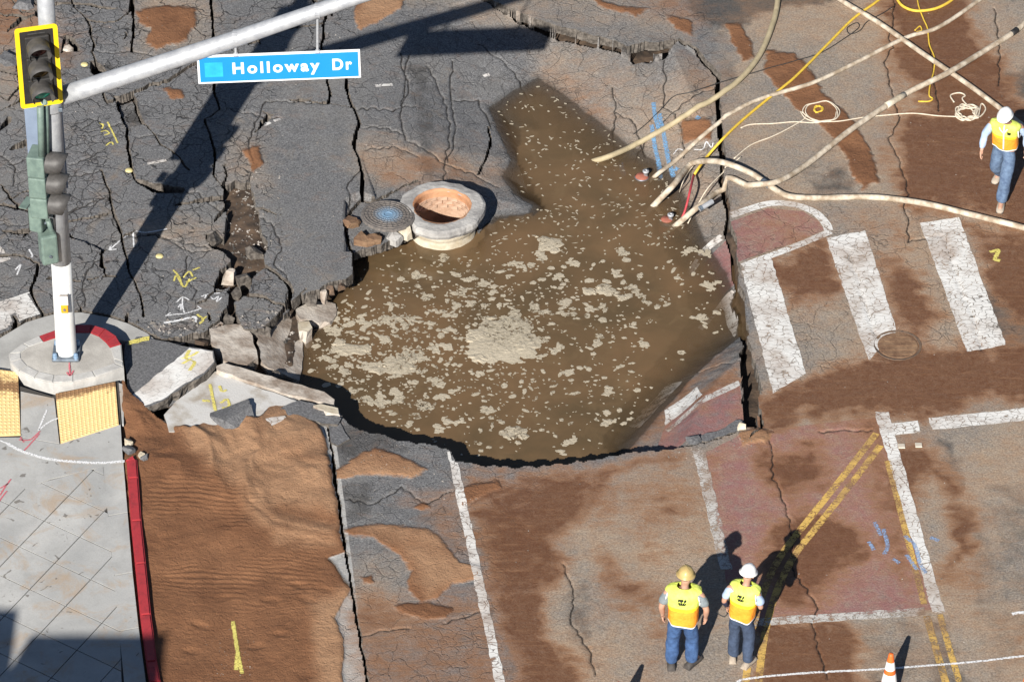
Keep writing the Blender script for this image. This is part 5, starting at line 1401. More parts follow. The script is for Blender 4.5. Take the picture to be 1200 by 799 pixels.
def visor(bm_r, L, cut_ang=R(50)):
    """open tunnel visor along -Y, open at the bottom; returns bmesh"""
    bm = bmesh.new(); seg = 20; rows = []
    a0, a1 = -R(90) + cut_ang, R(270) - cut_ang
    for (rr, y) in ((bm_r, 0), (bm_r, -L * .5), (bm_r, -L), (bm_r - .008, -L), (bm_r - .008, 0)):
        row = []
        for k in range(seg + 1):
            a = a0 + (a1 - a0) * k / seg
            yy = y
            if y < 0: yy = y * (.45 + .55 * (.5 + .5 * math.sin(a)) ** .6)
            row.append(bm.verts.new((rr * math.cos(a), yy, rr * math.sin(a))))
        rows.append(row)
    for q in range(len(rows) - 1):
        for k in range(seg): bm.faces.new((rows[q][k], rows[q][k + 1], rows[q + 1][k + 1], rows[q + 1][k]))
    return bm
def signal(name, loc, yaw, label, back=True, housing=M_BLACKP, vis=M_VISOR, tilt=0):
    t = empty(name, tuple(loc), label, 'traffic signal', rot=(tilt, 0, yaw))
    if back:
        bm = bmesh.new(); box(bm, -.245, .245, .0, .012, -.60, .60, .0); bm_obj('backplate', bm, M_BLACKP, t)
        bm = bmesh.new(); w, h, b = .295, .665, .062
        V = [(-w, -h), (w, -h), (w, h), (-w, h)]
        # rounded frame
        def rr(w_, h_, r_):
            pts = []
            for cx, cz, a0 in ((w_ - r_, h_ - r_, 0), (-w_ + r_, h_ - r_, 90), (-w_ + r_, -h_ + r_, 180), (w_ - r_, -h_ + r_, 270)):
                for k in range(5): a = R(a0 + k * 22.5); pts.append((cx + r_ * math.cos(a), cz + r_ * math.sin(a)))
            return pts
        o_, i_ = rr(w, h, .05), rr(w - b, h - b, .015)
        vo = [bm.verts.new((x, -.008, z)) for x, z in o_]; vi = [bm.verts.new((x, -.008, z)) for x, z in i_]
        vo2 = [bm.verts.new((x, .006, z)) for x, z in o_]; vi2 = [bm.verts.new((x, .006, z)) for x, z in i_]
        n_ = len(vo)
        for k in range(n_):
            k2 = (k + 1) % n_
            bm.faces.new((vo[k], vo[k2], vi[k2], vi[k])); bm.faces.new((vo2[k2], vo2[k], vi2[k], vi2[k2])); bm.faces.new((vo[k2], vo[k], vo2[k], vo2[k2])); bm.faces.new((vi[k], vi[k2], vi2[k2], vi2[k]))
        bm_obj('yellow_border', bm, M_YBORDER, t)
        bm = bmesh.new(); box(bm, -.12, .12, -.006, -.001, .545, .556); bm_obj('louvre', bm, M_VISOR, t)
    for k, (z, lm) in enumerate(((.355, M_LENS_R), (0, M_LENS_Y), (-.355, M_LENS_G))):
        bm = bmesh.new(); box(bm, -.17, .17, -.05, .20, z - .172, z + .172, .02); s = bm_obj('lamp_section', bm, housing, t)
        bm = bmesh.new(); lathe(bm, [(.001, .03), (.08, .022), (.15, 0), (.152, -.02)], 24); bmesh.ops.rotate(bm, verts=bm.verts, cent=(0, 0, 0), matrix=Matrix.Rotation(R(90), 3, 'X'))
        o = bm_obj('lens', bm, lm, s, True); o.location = (0, -.052, z)
        o = bm_obj('visor', visor(.158, .30), vis, s, True); o.location = (0, -.05, z)
    return t
s1c = PV(45.5, 78, PY - .28)
signal('traffic_signal', s1c, R(14), 'black traffic signal with a bright yellow border and green lowest lens')
s2c = PV(53, 214, PY - .22)
signal('traffic_signal', s2c, R(80), 'green backed traffic signal with dark visors turned sideways in front of the pole', False, M_GREENP, M_VISOR)
tube_obj('bracket', [PV(47, 124, PY - .3), PV(48, 150, PY - .3), PV(49, 184, PY - .3)], .05, M_GREENP, pole, 10)
tube_obj('bracket', [PV(53, 122, PY - .2), PV(54, 150, PY - .2), PV(55, 186, PY - .2)], .045, M_GREENP, pole, 10)
tube_obj('bracket', [PV(51, 120, PY - .3), PV(62, 122, PY - .05), fz(PV(62, 122, PY)[2])], .04, M_GREENP, pole, 10)
tube_obj('bracket', [PV(56, 258, PY - .22), PV(60, 270, PY - .2), fz(PV(66, 275, PY)[2])], .035, M_GREENP, pole, 10)
tube_obj('conduit', [PV(63, 250, PY - .15), PV(64.5, 275, PY - .15), PV(66, 308, PY - .15)], .014, M_BLACKP, pole, 8)
# angled sign seen from behind
sp = PV(54, 170, PY + .22)
sg = empty('angled_sign', tuple(sp), 'blue grey sign panel mostly hidden behind the pole and green signal', 'sign', rot=(0, 0, R(-8)))
bm = bmesh.new(); box(bm, -.27, .27, -.012, .012, -.72, .72, .0); bm_obj('panel', bm, M_BLUEPLATE, sg)
bm = bmesh.new(); box(bm, .05, .12, -.2, -.008, -.03, .03); bm_obj('bracket', bm, M_GALV, sg)
def ped_head(c, yaw, label, w=.22, h=.42, d=.26):
    t = empty('pedestrian_signal', tuple(c), label, 'pedestrian signal', rot=(0, 0, yaw))
    bm = bmesh.new(); box(bm, -w / 2, w / 2, -d / 2, d / 2, -h / 2, h / 2, .03); bm_obj('housing', bm, M_GREENP, t)
    bm = bmesh.new(); box(bm, -w / 2 - .004, w / 2 + .004, -d / 2 - .13, -d / 2 - .012, h / 2 - .035, h / 2 - .02); bm_obj('hood', bm, M_GREENP, t)
    bm = bmesh.new(); box(bm, -w / 2 + .02, w / 2 - .02, -d / 2 - .006, -d / 2 + .01, -h / 2 + .03, h / 2 - .04); bm_obj('face', bm, M_BLACKP, t)
    bm = bmesh.new(); lathe(bm, [(.001, .02), (.022, .018), (.024, 0)], 10); bmesh.ops.rotate(bm, verts=bm.verts, cent=(0, 0, 0), matrix=Matrix.Rotation(R(-90), 3, 'X')); o = bm_obj('knob', bm, M_STEEL_D, t); o.location = (0, d / 2, -.1)
    return t
ped_head(PV(45, 253, PY - .12), R(250), 'green pedestrian signal box behind the lower end of the side signal', .26, .42, .2)
ped_head(PV(56.5, 289, PY - .2), R(200), 'green pedestrian signal box hanging lowest on the pole', .24, .5, .22)
tube_obj('bracket', [PV(46, 240, PY - .15), PV(55, 244, PY - .08), fz(PV(66, 248, PY)[2])], .03, M_GREENP, pole, 8)

# ------------------------------------------------------------------ hanging street name sign
M_SIGNB = simple_mat('bright_blue_sign_face', (.015, .245, .62), (.012, .225, .58), .4, 2)
M_SIGNC = simple_mat('cyan_logo_patch', (.03, .43, .85), None, .4)
M_SIGNW = simple_mat('white_reflective_sheeting', (.84, .84, .84), (.80, .80, .80), .4, 4)
c0, c1 = PV(231.5, 82, PY + .02), PV(422.5, 74.5, PY + .14)
sc = (c0 + c1) / 2; wS = float(np.linalg.norm((c1 - c0)[:2])); yawS = math.atan2(c1[1] - c0[1], c1[0] - c0[0])
rollS = math.atan2(c1[2] - c0[2], wS)
hS = .47
sgn = empty('street_sign', tuple(sc), 'bright blue street name sign with white lettering hanging from the mast arm', 'sign', rot=(0, -rollS, yawS))
bm = bmesh.new(); box(bm, -wS / 2, wS / 2, -.012, .012, -hS / 2, hS / 2, .006); bm_obj('border', bm, M_SIGNW, sgn)
bm = bmesh.new(); box(bm, -wS / 2 + .03, wS / 2 - .03, -.016, -.008, -hS / 2 + .03, hS / 2 - .03); bm_obj('face', bm, M_SIGNB, sgn)
bm = bmesh.new(); box(bm, -wS / 2 + .10, -wS / 2 + .35, -.019, -.012, -.12, .12); bm_obj('logo_patch', bm, M_SIGNC, sgn)
def text_mesh(s, size, bold=.012, space=1.18):
    cu = bpy.data.curves.new('lettering', 'FONT'); cu.body = s; cu.size = size; cu.offset = bold; cu.space_character = space; cu.extrude = .001
    ob = bpy.data.objects.new('tmp_text', cu); COL.objects.link(ob)
    dg = bpy.context.evaluated_depsgraph_get(); me = bpy.data.meshes.new_from_object(ob.evaluated_get(dg))
    bpy.data.objects.remove(ob, do_unlink=True); return me
tm = text_mesh('Holloway', .255, .008, 1.3)
def fit_text(me, x0, x1, z0, size_ref=None):
    xs_ = [v.co.x for v in me.vertices]; sx = (x1 - x0) / (max(xs_) - min(xs_)); mn = min(xs_)
    for v in me.vertices: v.co = Vector((x0 + (v.co.x - mn) * sx, -.0205 - v.co.z, z0 + v.co.y * 1.0))
    return me
k_ = wS / 191.0
lt = link('lettering', fit_text(tm, -wS / 2 + 41 * k_, -wS / 2 + 143 * k_, -.075), M_SIGNW, sgn)
lt = link('lettering', fit_text(text_mesh('Dr', .255, .008, 1.25), -wS / 2 + 158 * k_, -wS / 2 + 181 * k_, -.075), M_SIGNW, sgn)
for (hu, hv0, hv1) in [(277, 42, 66), (372.5, 15, 62)]:
    t_ = (hu - 74) / (410 - 74); pa = arm0 + adir * t_
    xb = (hu - 327) * k_
    pbm = sc + np.array([math.cos(yawS), math.sin(yawS), 0]) * xb + np.array([0, 0, hS / 2 + math.tan(rollS) * xb])
    L = Vector(sgn.location)
    mi_ = Matrix.Rotation(yawS, 4, 'Z') @ Matrix.Rotation(-rollS, 4, 'Y')
    inv = mi_.inverted()
    pts = [inv @ (Vector(p) - L) for p in (pbm - np.array([0, 0, .03]), (pbm + pa) / 2, pa + np.array([0, 0, -.02]))]
    V, F = tube(pts, .018, 8); h_ = mesh_from('hanger', V, F, M_GALV, sgn)
    V, F = tube([inv @ (Vector(pa + np.array([-.035, 0, 0])) - L), inv @ (Vector(pa + np.array([.035, 0, 0])) - L)], .128 - .02 * t_, 16); mesh_from('clamp', V, F, M_GALV, h_)
    V, F = tube([pts[0] + Vector((-.03, 0, .02)), pts[0] + Vector((.03, 0, .02))], .03, 8); mesh_from('clamp', V, F, M_GALV, h_)

# ------------------------------------------------------------------ hoses and lines
M_HOSE_W = simple_mat('chalky_white_hose', (.56, .49, .39), (.30, .235, .165), .75, 6, .2, contrast=(.40, .62))
M_HOSE_K = simple_mat('khaki_hose', (.46, .38, .24), (.34, .28, .17), .7, 7, .2)
M_ROPE_Y = simple_mat('yellow_rope', (.72, .50, .06), (.55, .36, .04), .7, 20, .2)
M_ROPE_W = simple_mat('cream_rope', (.66, .58, .46), (.50, .43, .33), .8, 20, .2)
M_CABLE_B = simple_mat('black_cable', (.03, .03, .03), None, .6)
M_RED_LEAD = simple_mat('red_lead', (.50, .06, .07), (.35, .04, .05), .6, 10)
def hose(name, label, cat, pts, rad, mat, group=None, seg=10, bands=None):
    """pts: (u, v) or (u, v, height above the ground, absolute if 4 given)"""
    w = []
    for q in pts:
        u, v = q[0], q[1]
        if len(q) == 4: w.append(P(u, v, q[2])); continue
        up = q[2] if len(q) > 2 else 0.0
        p = P(u, v)
        for _ in range(3):
            z = hz0(p[0], p[1], .0); p = P(u, v, z + rad * .9 + up)
        w.append(p)
    path = spline(w, 8)
    path = [np.array([p[0], p[1], max(p[2], (hz0(p[0], p[1], -.5) + rad * .75) if hz(p[0], p[1]) == hz(p[0], p[1]) and p[2] > ZW else p[2])]) for p in path]
    V, F = tube(path, rad, seg)
    o = mesh_from(name, V, F, mat, None, True)
    tag(o, label, cat, group)
    if bands:
        for (i0, i1, bm_) in bands:
            i0, i1 = int(i0 * (len(path) - 1)), int(i1 * (len(path) - 1))
            V, F = tube(path[i0:i1 + 2], rad * 1.12, seg); mesh_from('coupling', V, F, bm_, o, True)
    return o
hose('hose', 'thick khaki hose curving down from the top into the muddy water', 'hose', [(914, -30), (911, 5), (905, 30), (890, 65), (865, 95), (830, 120), (780, 150), (742, 171, .02), (712, 184, -.36, 1), (685, 193, -.55, 1), (640, 215, -1.1, 1)], .045, M_HOSE_K)
hose('hose', 'white hose running straight down beside the yellow rope into the water', 'hose', [(1180, -25), (1148, 0), (1100, 32), (1060, 45), (1000, 75), (950, 98), (900, 113), (865, 128), (825, 158), (792, 188), (772, 203, -.36, 1), (758, 216, -.6, 1), (735, 245, -1.1, 1)], .034, M_HOSE_W)
hose('hose', 'white hose crossing under the others to the walking worker', 'hose', [(945, -30), (985, 0), (1030, 27), (1080, 62), (1130, 96), (1168, 124), (1215, 160)], .041, M_HOSE_W)
hose('hose', 'white hose arching over the crack and running right along the crosswalk', 'hose', [(730, 285, -1.1, 1), (752, 256, -.66, 1), (768, 239, -.40, 1), (790, 216, -.1, 1), (805, 197, .10), (816, 190, .16), (845, 190, .12), (880, 203, .05), (905, 220), (925, 230), (960, 232), (1020, 231), (1080, 238), (1140, 252), (1200, 267), (1260, 284)], .047, M_HOSE_W, bands=[(.50, .52, M_STEEL_D)])
hose('hose', 'long white hose with a dark coupling lying diagonally past the rope coils', 'hose', [(755, 300, -1.1, 1), (780, 274, -.62, 1), (796, 261, -.38, 1), (820, 241, -.12, 1), (845, 223, .03), (880, 217, .02), (910, 213, .10), (945, 193, .02), (1000, 150), (1060, 111), (1110, 86, .06), (1150, 62), (1185, 40), (1203, 26), (1250, -10)], .046, M_HOSE_W, bands=[(.86, .875, M_BLACKP), (.62, .64, M_MH_WHITE)])
hose('rope', 'taut yellow rope stretched from the top down to the pumps', 'rope', [(1055, -25), (1030, 0), (1000, 22), (970, 52), (930, 92), (900, 116), (870, 141), (848, 162), (830, 182, .08), (818, 198, .16), (813, 206, .1)], .022, M_ROPE_Y, seg=8)
hose('lead', 'red lead running from the yellow rope into the water', 'cable', [(813, 205, .12), (809, 222, -.02, 1), (803, 246, -.2, 1), (796, 262, -.40, 1)], .019, M_RED_LEAD, seg=8)
hose('rope', 'thin loop of yellow rope lying across the white hoses', 'rope', [(1074, -15), (1076, 5), (1082, 22), (1087, 34), (1089, 52), (1095, 68), (1094, 85), (1090, 100), (1089, 112), (1093, 116), (1088, 119), (1076, 119)], .013, M_ROPE_Y, seg=6)
hose('rope', 'thick yellow rope slack in a bow between the hoses', 'rope', [(1046, -20), (1053, 2), (1065, 11), (1080, 13), (1100, 9), (1118, -2), (1130, -20)], .024, M_ROPE_Y, seg=8)
hose('rope', 'short yellow rope loop tied where two white hoses cross', 'rope', [(1072, 36), (1078, 31), (1080, 36), (1074, 38), (1080, 40), (1088, 34)], .012, M_ROPE_Y, seg=6)
def coil(cu, cv, r, turns, ex, jit, seed):
    r_ = random.Random(seed); out = []
    for k in range(int(turns * 10)):
        a = k * 2 * math.pi / 10; rr = r * (1 + r_.uniform(-jit, jit)); out.append((cu + rr * math.cos(a) * ex + r_.uniform(-1, 1), cv + rr * .62 * math.sin(a), .004 * (k // 10)))
    return out
hose('rope', 'loosely coiled cream rope next to the walking worker', 'rope', [(1118, 120), (1114, 112), (1124, 109), (1131, 112), (1128, 117)] + coil(1133, 132, 12, 5.2, 1.0, .38, 4) + [(1150, 122), (1155, 128), (1148, 137), (1135, 138)], .0125, M_ROPE_W, seg=6)
hose('rope', 'thin cream line trailing left from the coiled rope', 'rope', [(1124, 137), (1100, 136), (1070, 133), (1040, 135), (1010, 138), (985, 142), (955, 144), (930, 143), (905, 145), (880, 146), (868, 150)], .010, M_ROPE_W, seg=6)
hose('rope', 'small oval coil of cream rope on the sand stain', 'rope', coil(962, 131, 20, 2.6, 1.0, .16, 7) + [(944, 138), (925, 150), (905, 160), (880, 170), (860, 186)], .010, M_ROPE_W, seg=6)
hose('rope', 'small tangle of yellow rope inside the cream coil', 'rope', coil(959, 128, 6, 2.2, .8, .2, 9), .012, M_ROPE_Y, seg=6)
hose('rope', 'thin white line hanging down beside the pumps', 'rope', [(868, 184, .02), (850, 200, .03), (830, 220, -.05, 1), (815, 245, -.3, 1), (806, 262, -.42, 1)], .010, M_ROPE_W, seg=6)
hose('rope', 'thin grey line drooping left of the red lead', 'rope', [(818, 188, .14), (808, 200, .1), (800, 214, -.1, 1), (796, 226, -.42, 1)], .008, M_ROPE_W, seg=6)
hose('cable', 'thin black cable snaking down past the blue spray marks', 'cable', [(1048, 8), (1034, 16), (1016, 26), (1008, 36), (996, 40), (993, 33), (1004, 27), (1006, 33), (990, 45), (962, 62), (930, 72), (895, 82), (850, 95), (810, 108), (790, 113), (775, 128), (760, 143), (742, 158)], .008, M_CABLE_B, seg=6)
# pumps
def pump(u, v, z, ru, label, mat):
    p = P(u, v, z); t = empty('pump', tuple(p), label, 'pump')
    bm = bmesh.new(); lathe(bm, [(.001, .16), (ru * .6, .15), (ru * .9, .11), (ru, .05), (ru, -.35), (ru * 1.05, -.36), (.001, -.36)], 20); o = bm_obj('casing', bm, mat, t, True)
    bm = bmesh.new(); lathe(bm, [(.035, .12), (.035, .20), (.05, .20), (.05, .23), (.02, .23)], 12); o = bm_obj('outlet', bm, M_GALV, t, True); o.location = (ru * .5, 0, 0)
    bm = bmesh.new(); lathe(bm, [(ru * .9, .12), (ru * 1.03, .10), (ru * 1.03, .07), (ru * .98, .05)], 20); bm_obj('rim', bm, M_STEEL_D, t, True)
    return t
M_PUMP = simple_mat('faded_red_pump_casing', (.40, .13, .085), (.26, .09, .06), .7, 9, .2)
pump(752, 214, ZW - .11, .12, 'small red pump float breaking the muddy water surface', M_PUMP)
pump(781, 265, ZW - .13, .12, 'submerged red pump with a pale fitting where the hoses enter', M_PUMP)
bm = bmesh.new(); V, F = tube([P(820, 245, .0), P(835, 236, .04)], .04, 10); bm.free()
fo = mesh_from('hose_fitting', V, F, M_GALV); tag(fo, 'short silver hose fitting lying on the asphalt beside the hose', 'fitting')
V, F = tube([P(820, 245, .0), P(822.5, 243.5, .007)], .046, 10); mesh_from('collar', V, F, M_STEEL_D, fo)

# ------------------------------------------------------------------ traffic cones
M_CONE_O = simple_mat('orange_cone_plastic', (.80, .16, .03), (.70, .13, .025), .5, 8)
M_CONE_W = simple_mat('white_cone_collar', (.80, .80, .78), (.72, .72, .70), .5, 8)
def cone(u, v, label):
    p = P(u, v); p[2] = hz0(p[0], p[1]); t = empty('traffic_cone', tuple(p), label, 'traffic cone')
    bm = bmesh.new(); box(bm, -.18, .18, -.18, .18, 0, .035, .012); bm_obj('base', bm, M_CONE_O, t)
    bm = bmesh.new(); lathe(bm, [(.13, .03), (.115, .12), (.035, .68), (.028, .71), (.001, .71)], 28); b_ = bm_obj('body', bm, M_CONE_O, t, True)
    def rz(z): return .115 + (.035 - .115) * (z - .12) / .56 + .003
    for z0, z1 in ((.22, .38), (.45, .58)):
        bm = bmesh.new(); lathe(bm, [(rz(z0), z0), (rz(z1), z1)], 28); bm_obj('reflective_band', bm, M_CONE_W, t, True)
    return t
cone(1041, 812, 'traffic cone with white bands behind the white spray line')
cone(724, 846, 'traffic cone standing left of the two workers')
cone(1199, 838, 'traffic cone near the yellow double line at the street edge')

# ------------------------------------------------------------------ building off to the lower left, whose roof shades the sidewalk
M_STUCCO = simple_mat('cream_stucco', (.55, .50, .42), (.48, .44, .37), .9, 3, .2)
M_GLASS = simple_mat('dark_window_glass', (.03, .035, .04), None, .1)
def caster(u, v, h):
    p = P(u, v, ZSW); k = h / math.tan(SUN_EL)
    return np.array([p[0] - k * math.sin(SUN_AZ), p[1] - k * math.cos(SUN_AZ), 0])
hB = 8.5
bA, bB = caster(40, 752, hB), caster(198, 733, hB)
bld = empty('corner_building', (bB[0], bB[1], 0), 'cream stucco corner building beyond the sidewalk', 'building')
x0, x1, yb = bA[0] - bB[0], 0.0, 0.0
bm = bmesh.new(); box(bm, x0, x1, yb - 9, yb, 0, hB); bm_obj('wall', bm, M_STUCCO, bld)
c_l, c_r = caster(-60, 706, hB - .6)[0] - bB[0], caster(28, 703, hB - .6)[0] - bB[0]
yl = caster(28, 703, hB - .6)[1] - bB[1]
bm = bmesh.new(); box(bm, c_l - 8, c_r, yl - 6, yl, 0, hB - .6); bm_obj('wing', bm, M_STUCCO, bld)
for i in range(2):
    for j in range(2):
        bm = bmesh.new(); xx = x0 + .25 + i * .95; zz = 1.4 + j * 3.2; box(bm, xx, xx + .7, yb - .03, yb + .015, zz, zz + 1.5); w_ = bm_obj('window', bm, M_GLASS, bld)
        bm = bmesh.new(); box(bm, xx - .06, xx + .76, yb, yb + .06, zz - .1, zz - .02); bm_obj('sill', bm, M_STUCCO, w_)
# ------------------------------------------------------------------ people
M_SKIN = simple_mat('sun_tanned_skin', (.50, .29, .20), (.43, .24, .165), .55, 9)
M_JEAN_B = simple_mat('blue_denim', (.055, .115, .255), (.030, .066, .155), .9, 16, .5, bscale=30)
M_JEAN_N = simple_mat('navy_work_trousers', (.055, .080, .135), (.032, .048, .085), .9, 14, .5, bscale=30)
M_JEAN_G = simple_mat('faded_denim', (.125, .185, .28), (.065, .10, .17), .9, 14, .5, bscale=30)
M_SH_GREY = simple_mat('grey_cotton', (.22, .25, .26), (.15, .175, .185), .9, 12, .3)
M_SH_BLUE = simple_mat('pale_blue_cotton', (.40, .50, .66), (.29, .38, .54), .9, 12, .3)
M_NAVY = simple_mat('navy_sleeve', (.03, .035, .07), None, .8)
M_SHOE = simple_mat('dark_work_boot', (.075, .065, .06), (.045, .04, .036), .7, 10, .2)
M_SHOE_T = simple_mat('tan_suede_shoe', (.40, .34, .27), (.28, .23, .18), .8, 10, .2)
M_HAIR = simple_mat('dark_brown_hair', (.035, .025, .02), None, .7)
M_HATW = simple_mat('white_hard_hat', (.82, .82, .80), (.78, .78, .76), .28, 3)
M_HATG = simple_mat('tan_gold_hard_hat', (.50, .37, .15), (.40, .29, .11), .4, 6)
M_TRIM = simple_mat('white_vest_trim', (.80, .80, .78), None, .7)
M_LOGO = simple_mat('black_vest_print', (.015, .015, .012), None, .7)
M_EYE = simple_mat('dark_eye', (.02, .015, .012), None, .3)
def make_vest_mat():
    m, nt, b = new_mat('lime_and_orange_vest'); n = NB(nt); o = n.obj()
    sx = n.node('ShaderNodeSeparateXYZ'); n.put(sx.inputs[0], o)
    z = n.math('ADD', sx.outputs[2], n.math('MULTIPLY', n.math('SUBTRACT', n.noise(o, 3, 2, .5), .5), .03))
    f = n.noise(o, 8, 5, .6)
    lime = n.mix(n.rng(f, .3, .7), (.52, .60, .07), (.68, .76, .16))
    yel = (.86, .62, .02)
    org = n.mix(n.rng(f, .3, .7), (.82, .26, .015), (.92, .37, .03))
    c = n.mix(n.rng(z, 1.18, 1.185), org, yel); c = n.mix(n.rng(z, 1.23, 1.24), c, lime)
    n.put(b.inputs['Base Color'], c); b.inputs['Roughness'].default_value = .75
    n.put(b.inputs['Normal'], n.bump(n.noise(o, 14, 3, .5, 1.0), .5, .03))
    return m
M_VEST = make_vest_mat()
def skin_mesh(name, verts, edges, root, mat, parent, sub=2):
    """verts: {key: ((x,y,z), radius or (rx,ry))}"""
    bm = bmesh.new(); lay = bm.verts.layers.skin.verify(); vm = {}
    for k, (co, r) in verts.items():
        v = bm.verts.new(co); v[lay].radius = r if isinstance(r, tuple) else (r, r); vm[k] = v
    vm[root][lay].use_root = True
    for a, b in edges: bm.edges.new((vm[a], vm[b]))
    me = bpy.data.meshes.new(name); bm.to_mesh(me); bm.free()
    o = link(name, me, mat, parent)
    md = o.modifiers.new('skin', 'SKIN'); md.use_smooth_shade = True; md.branch_smoothing = .4
    if name in ('trousers', 'shirt'):
        s3 = o.modifiers.new('subdivision_fine', 'SUBSURF'); s3.levels = 2; s3.render_levels = 2
        tx = bpy.data.textures.get('cloth_folds') or bpy.data.textures.new('cloth_folds', 'CLOUDS'); tx.noise_scale = .11; tx.noise_depth = 1
        dm = o.modifiers.new('folds', 'DISPLACE'); dm.texture = tx; dm.strength = .038; dm.mid_level = .5; dm.texture_coords = 'GLOBAL'; sub = 1
    ss = o.modifiers.new('subdivision', 'SUBSURF'); ss.levels = sub; ss.render_levels = sub
    return o
def loft(name, secs, mat, parent, seg=28, power=2.5, cap=True, smooth=True, f=None):
    """secs: (cx, cy, z, rx, ry)"""
    V, F = [], []
    for (cx, cy, z, rx, ry) in secs:
        for k in range(seg):
            a = 2 * math.pi * k / seg; c, s = math.cos(a), math.sin(a)
            x = math.copysign(abs(c) ** (2 / power), c) * rx; y = math.copysign(abs(s) ** (2 / power), s) * ry
            w = 1 + .02 * math.sin(5 * a + z * 9) + .012 * math.sin(9 * a - z * 21)
            V.append((cx + x * w, cy + y * w, z + (f(a, z) if f else 0)))
    for q in range(len(secs) - 1):
        for k in range(seg):
            k2 = (k + 1) % seg; F.append((q * seg + k, q * seg + k2, (q + 1) * seg + k2, (q + 1) * seg + k))
    if cap: F.append(tuple((len(secs) - 1) * seg + k for k in range(seg)))
    o = mesh_from(name, V, F, mat, parent, smooth)
    return o
def person(u, v, yaw, label, J, S, sc=1.0):
    """J: joints in the body's own frame (faces -Y, left hand +X); S: styling"""
    p = P(u, v); p[2] = hz0(p[0], p[1])
    t = empty('person', tuple(p), label, 'person', rot=(0, 0, yaw)); t.scale = (sc * S.get('wide', 1), sc * S.get('wide', 1), sc)
    g = lambda k: Vector(J[k])
    B = {}; E = []
    B['pelvis'] = (J['pelvis'], (.13, .11)); B['spine'] = (tuple((g('pelvis') + g('chest')) / 2), (.13, .10)); B['chest'] = (J['chest'], (.15, .11)); B['neck0'] = (tuple(g('chest').lerp(g('head'), .42)), .062); B['neck'] = (tuple(g('chest').lerp(g('head'), .60)), .056)
    hd = (g('head') - g('chest')).normalized(); fw = Vector(S.get('look', (0, -1, -.1))).normalized()
    B['jaw'] = (tuple(g('head') - hd * .06 + fw * .025), (.066, .07)); B['head'] = (tuple(g('head') + hd * .02), (.082, .094)); B['crown'] = (tuple(g('head') + hd * .10), (.066, .072)); B['nose'] = (tuple(g('head') - hd * .025 + fw * .108), .012)
    E += [('pelvis', 'spine'), ('spine', 'chest'), ('chest', 'neck0'), ('neck0', 'neck'), ('neck', 'jaw'), ('jaw', 'head'), ('head', 'crown'), ('jaw', 'nose')]
    for s in 'LR':
        sh, el, wr = g('shoulder' + s), g('elbow' + s), g('wrist' + s)
        fd = (wr - el).normalized() * .7 + Vector(S.get('hand' + s, (0, 0, -.3))); fd.normalize()
        side = Vector((1 if s == 'L' else -1, 0, 0))
        fwd = fd.cross(side).normalized() if abs(fd.dot(side)) < .95 else Vector((0, -1, 0))
        palm = wr + fd * .055
        for k, q, r in (('sh', sh, .058), ('ua', sh.lerp(el, .5), .050), ('el', el, .042), ('fa', el.lerp(wr, .35), .042), ('wr', wr, .028), ('pa', palm, (.038, .022))): B[k + s] = (tuple(q), r)
        E += [('chest', 'sh' + s), ('sh' + s, 'ua' + s), ('ua' + s, 'el' + s), ('el' + s, 'fa' + s), ('fa' + s, 'wr' + s), ('wr' + s, 'pa' + s)]
        inn = -side
        for i, (off, ln) in enumerate(((-.030, .065), (-.010, .078), (.010, .072), (.029, .055))):
            b0 = palm + fd * .035 + fwd * off; m0 = b0 + fd * ln * .5 + inn * .006; tp = b0 + fd * ln * .85 + inn * .028
            for k, q, r in (('f%da' % i, b0, .0105), ('f%db' % i, m0, .0095), ('f%dc' % i, tp, .008)): B[k + s] = (tuple(q), r)
            E += [('pa' + s, 'f%da' % i + s), ('f%da' % i + s, 'f%db' % i + s), ('f%db' % i + s, 'f%dc' % i + s)]
        tb = wr + fd * .03 + fwd * -.034; B['t0' + s] = (tuple(tb), .012); B['t1' + s] = (tuple(tb + fd * .045 + fwd * -.022 + inn * .01), .010)
        E += [('wr' + s, 't0' + s), ('t0' + s, 't1' + s)]
        hp, kn, an, to = g('hip' + s), g('knee' + s), g('ankle' + s), g('toe' + s)
        for k, q, r in (('hp', hp, .085), ('kn', kn, .058), ('cf', kn.lerp(an, .35), .056), ('an', an, .040), ('to', to, .035)): B[k + s] = (tuple(q), r)
        E += [('pelvis', 'hp' + s), ('hp' + s, 'kn' + s), ('kn' + s, 'cf' + s), ('cf' + s, 'an' + s), ('an' + s, 'to' + s)]
    body = skin_mesh('body', B, E, 'pelvis', M_SKIN, t, 2)
    sd_ = fw.cross(hd).normalized()
    for sgn_ in (-1, 1):
        bm = bmesh.new(); bmesh.ops.create_icosphere(bm, subdivisions=1, radius=.011); o = bm_obj('eye', bm, M_EYE, t, True); o.location = g('head') + fw * .088 + sd_ * sgn_ * .032 + hd * .012
        bm = bmesh.new(); bmesh.ops.create_icosphere(bm, subdivisions=2, radius=.03); o = bm_obj('ear', bm, M_SKIN, t, True); o.scale = (.4, .7, 1); o.location = g('head') + sd_ * sgn_ * .082 - hd * .01
    # hair round the back of the head
    bm = bmesh.new(); bmesh.ops.create_icosphere(bm, subdivisions=2, radius=.1)
    o = bm_obj('hair', bm, S.get('hair', M_HAIR), t, True); o.scale = (.86, .98, .82); o.location = g('head') + hd * .045 - fw * .016
    # trousers
    T = {'w': (tuple(g('pelvis') + Vector((0, 0, .10))), (.165, .125)), 'p': (J['pelvis'], (.165, .13))}; TE = [('w', 'p')]
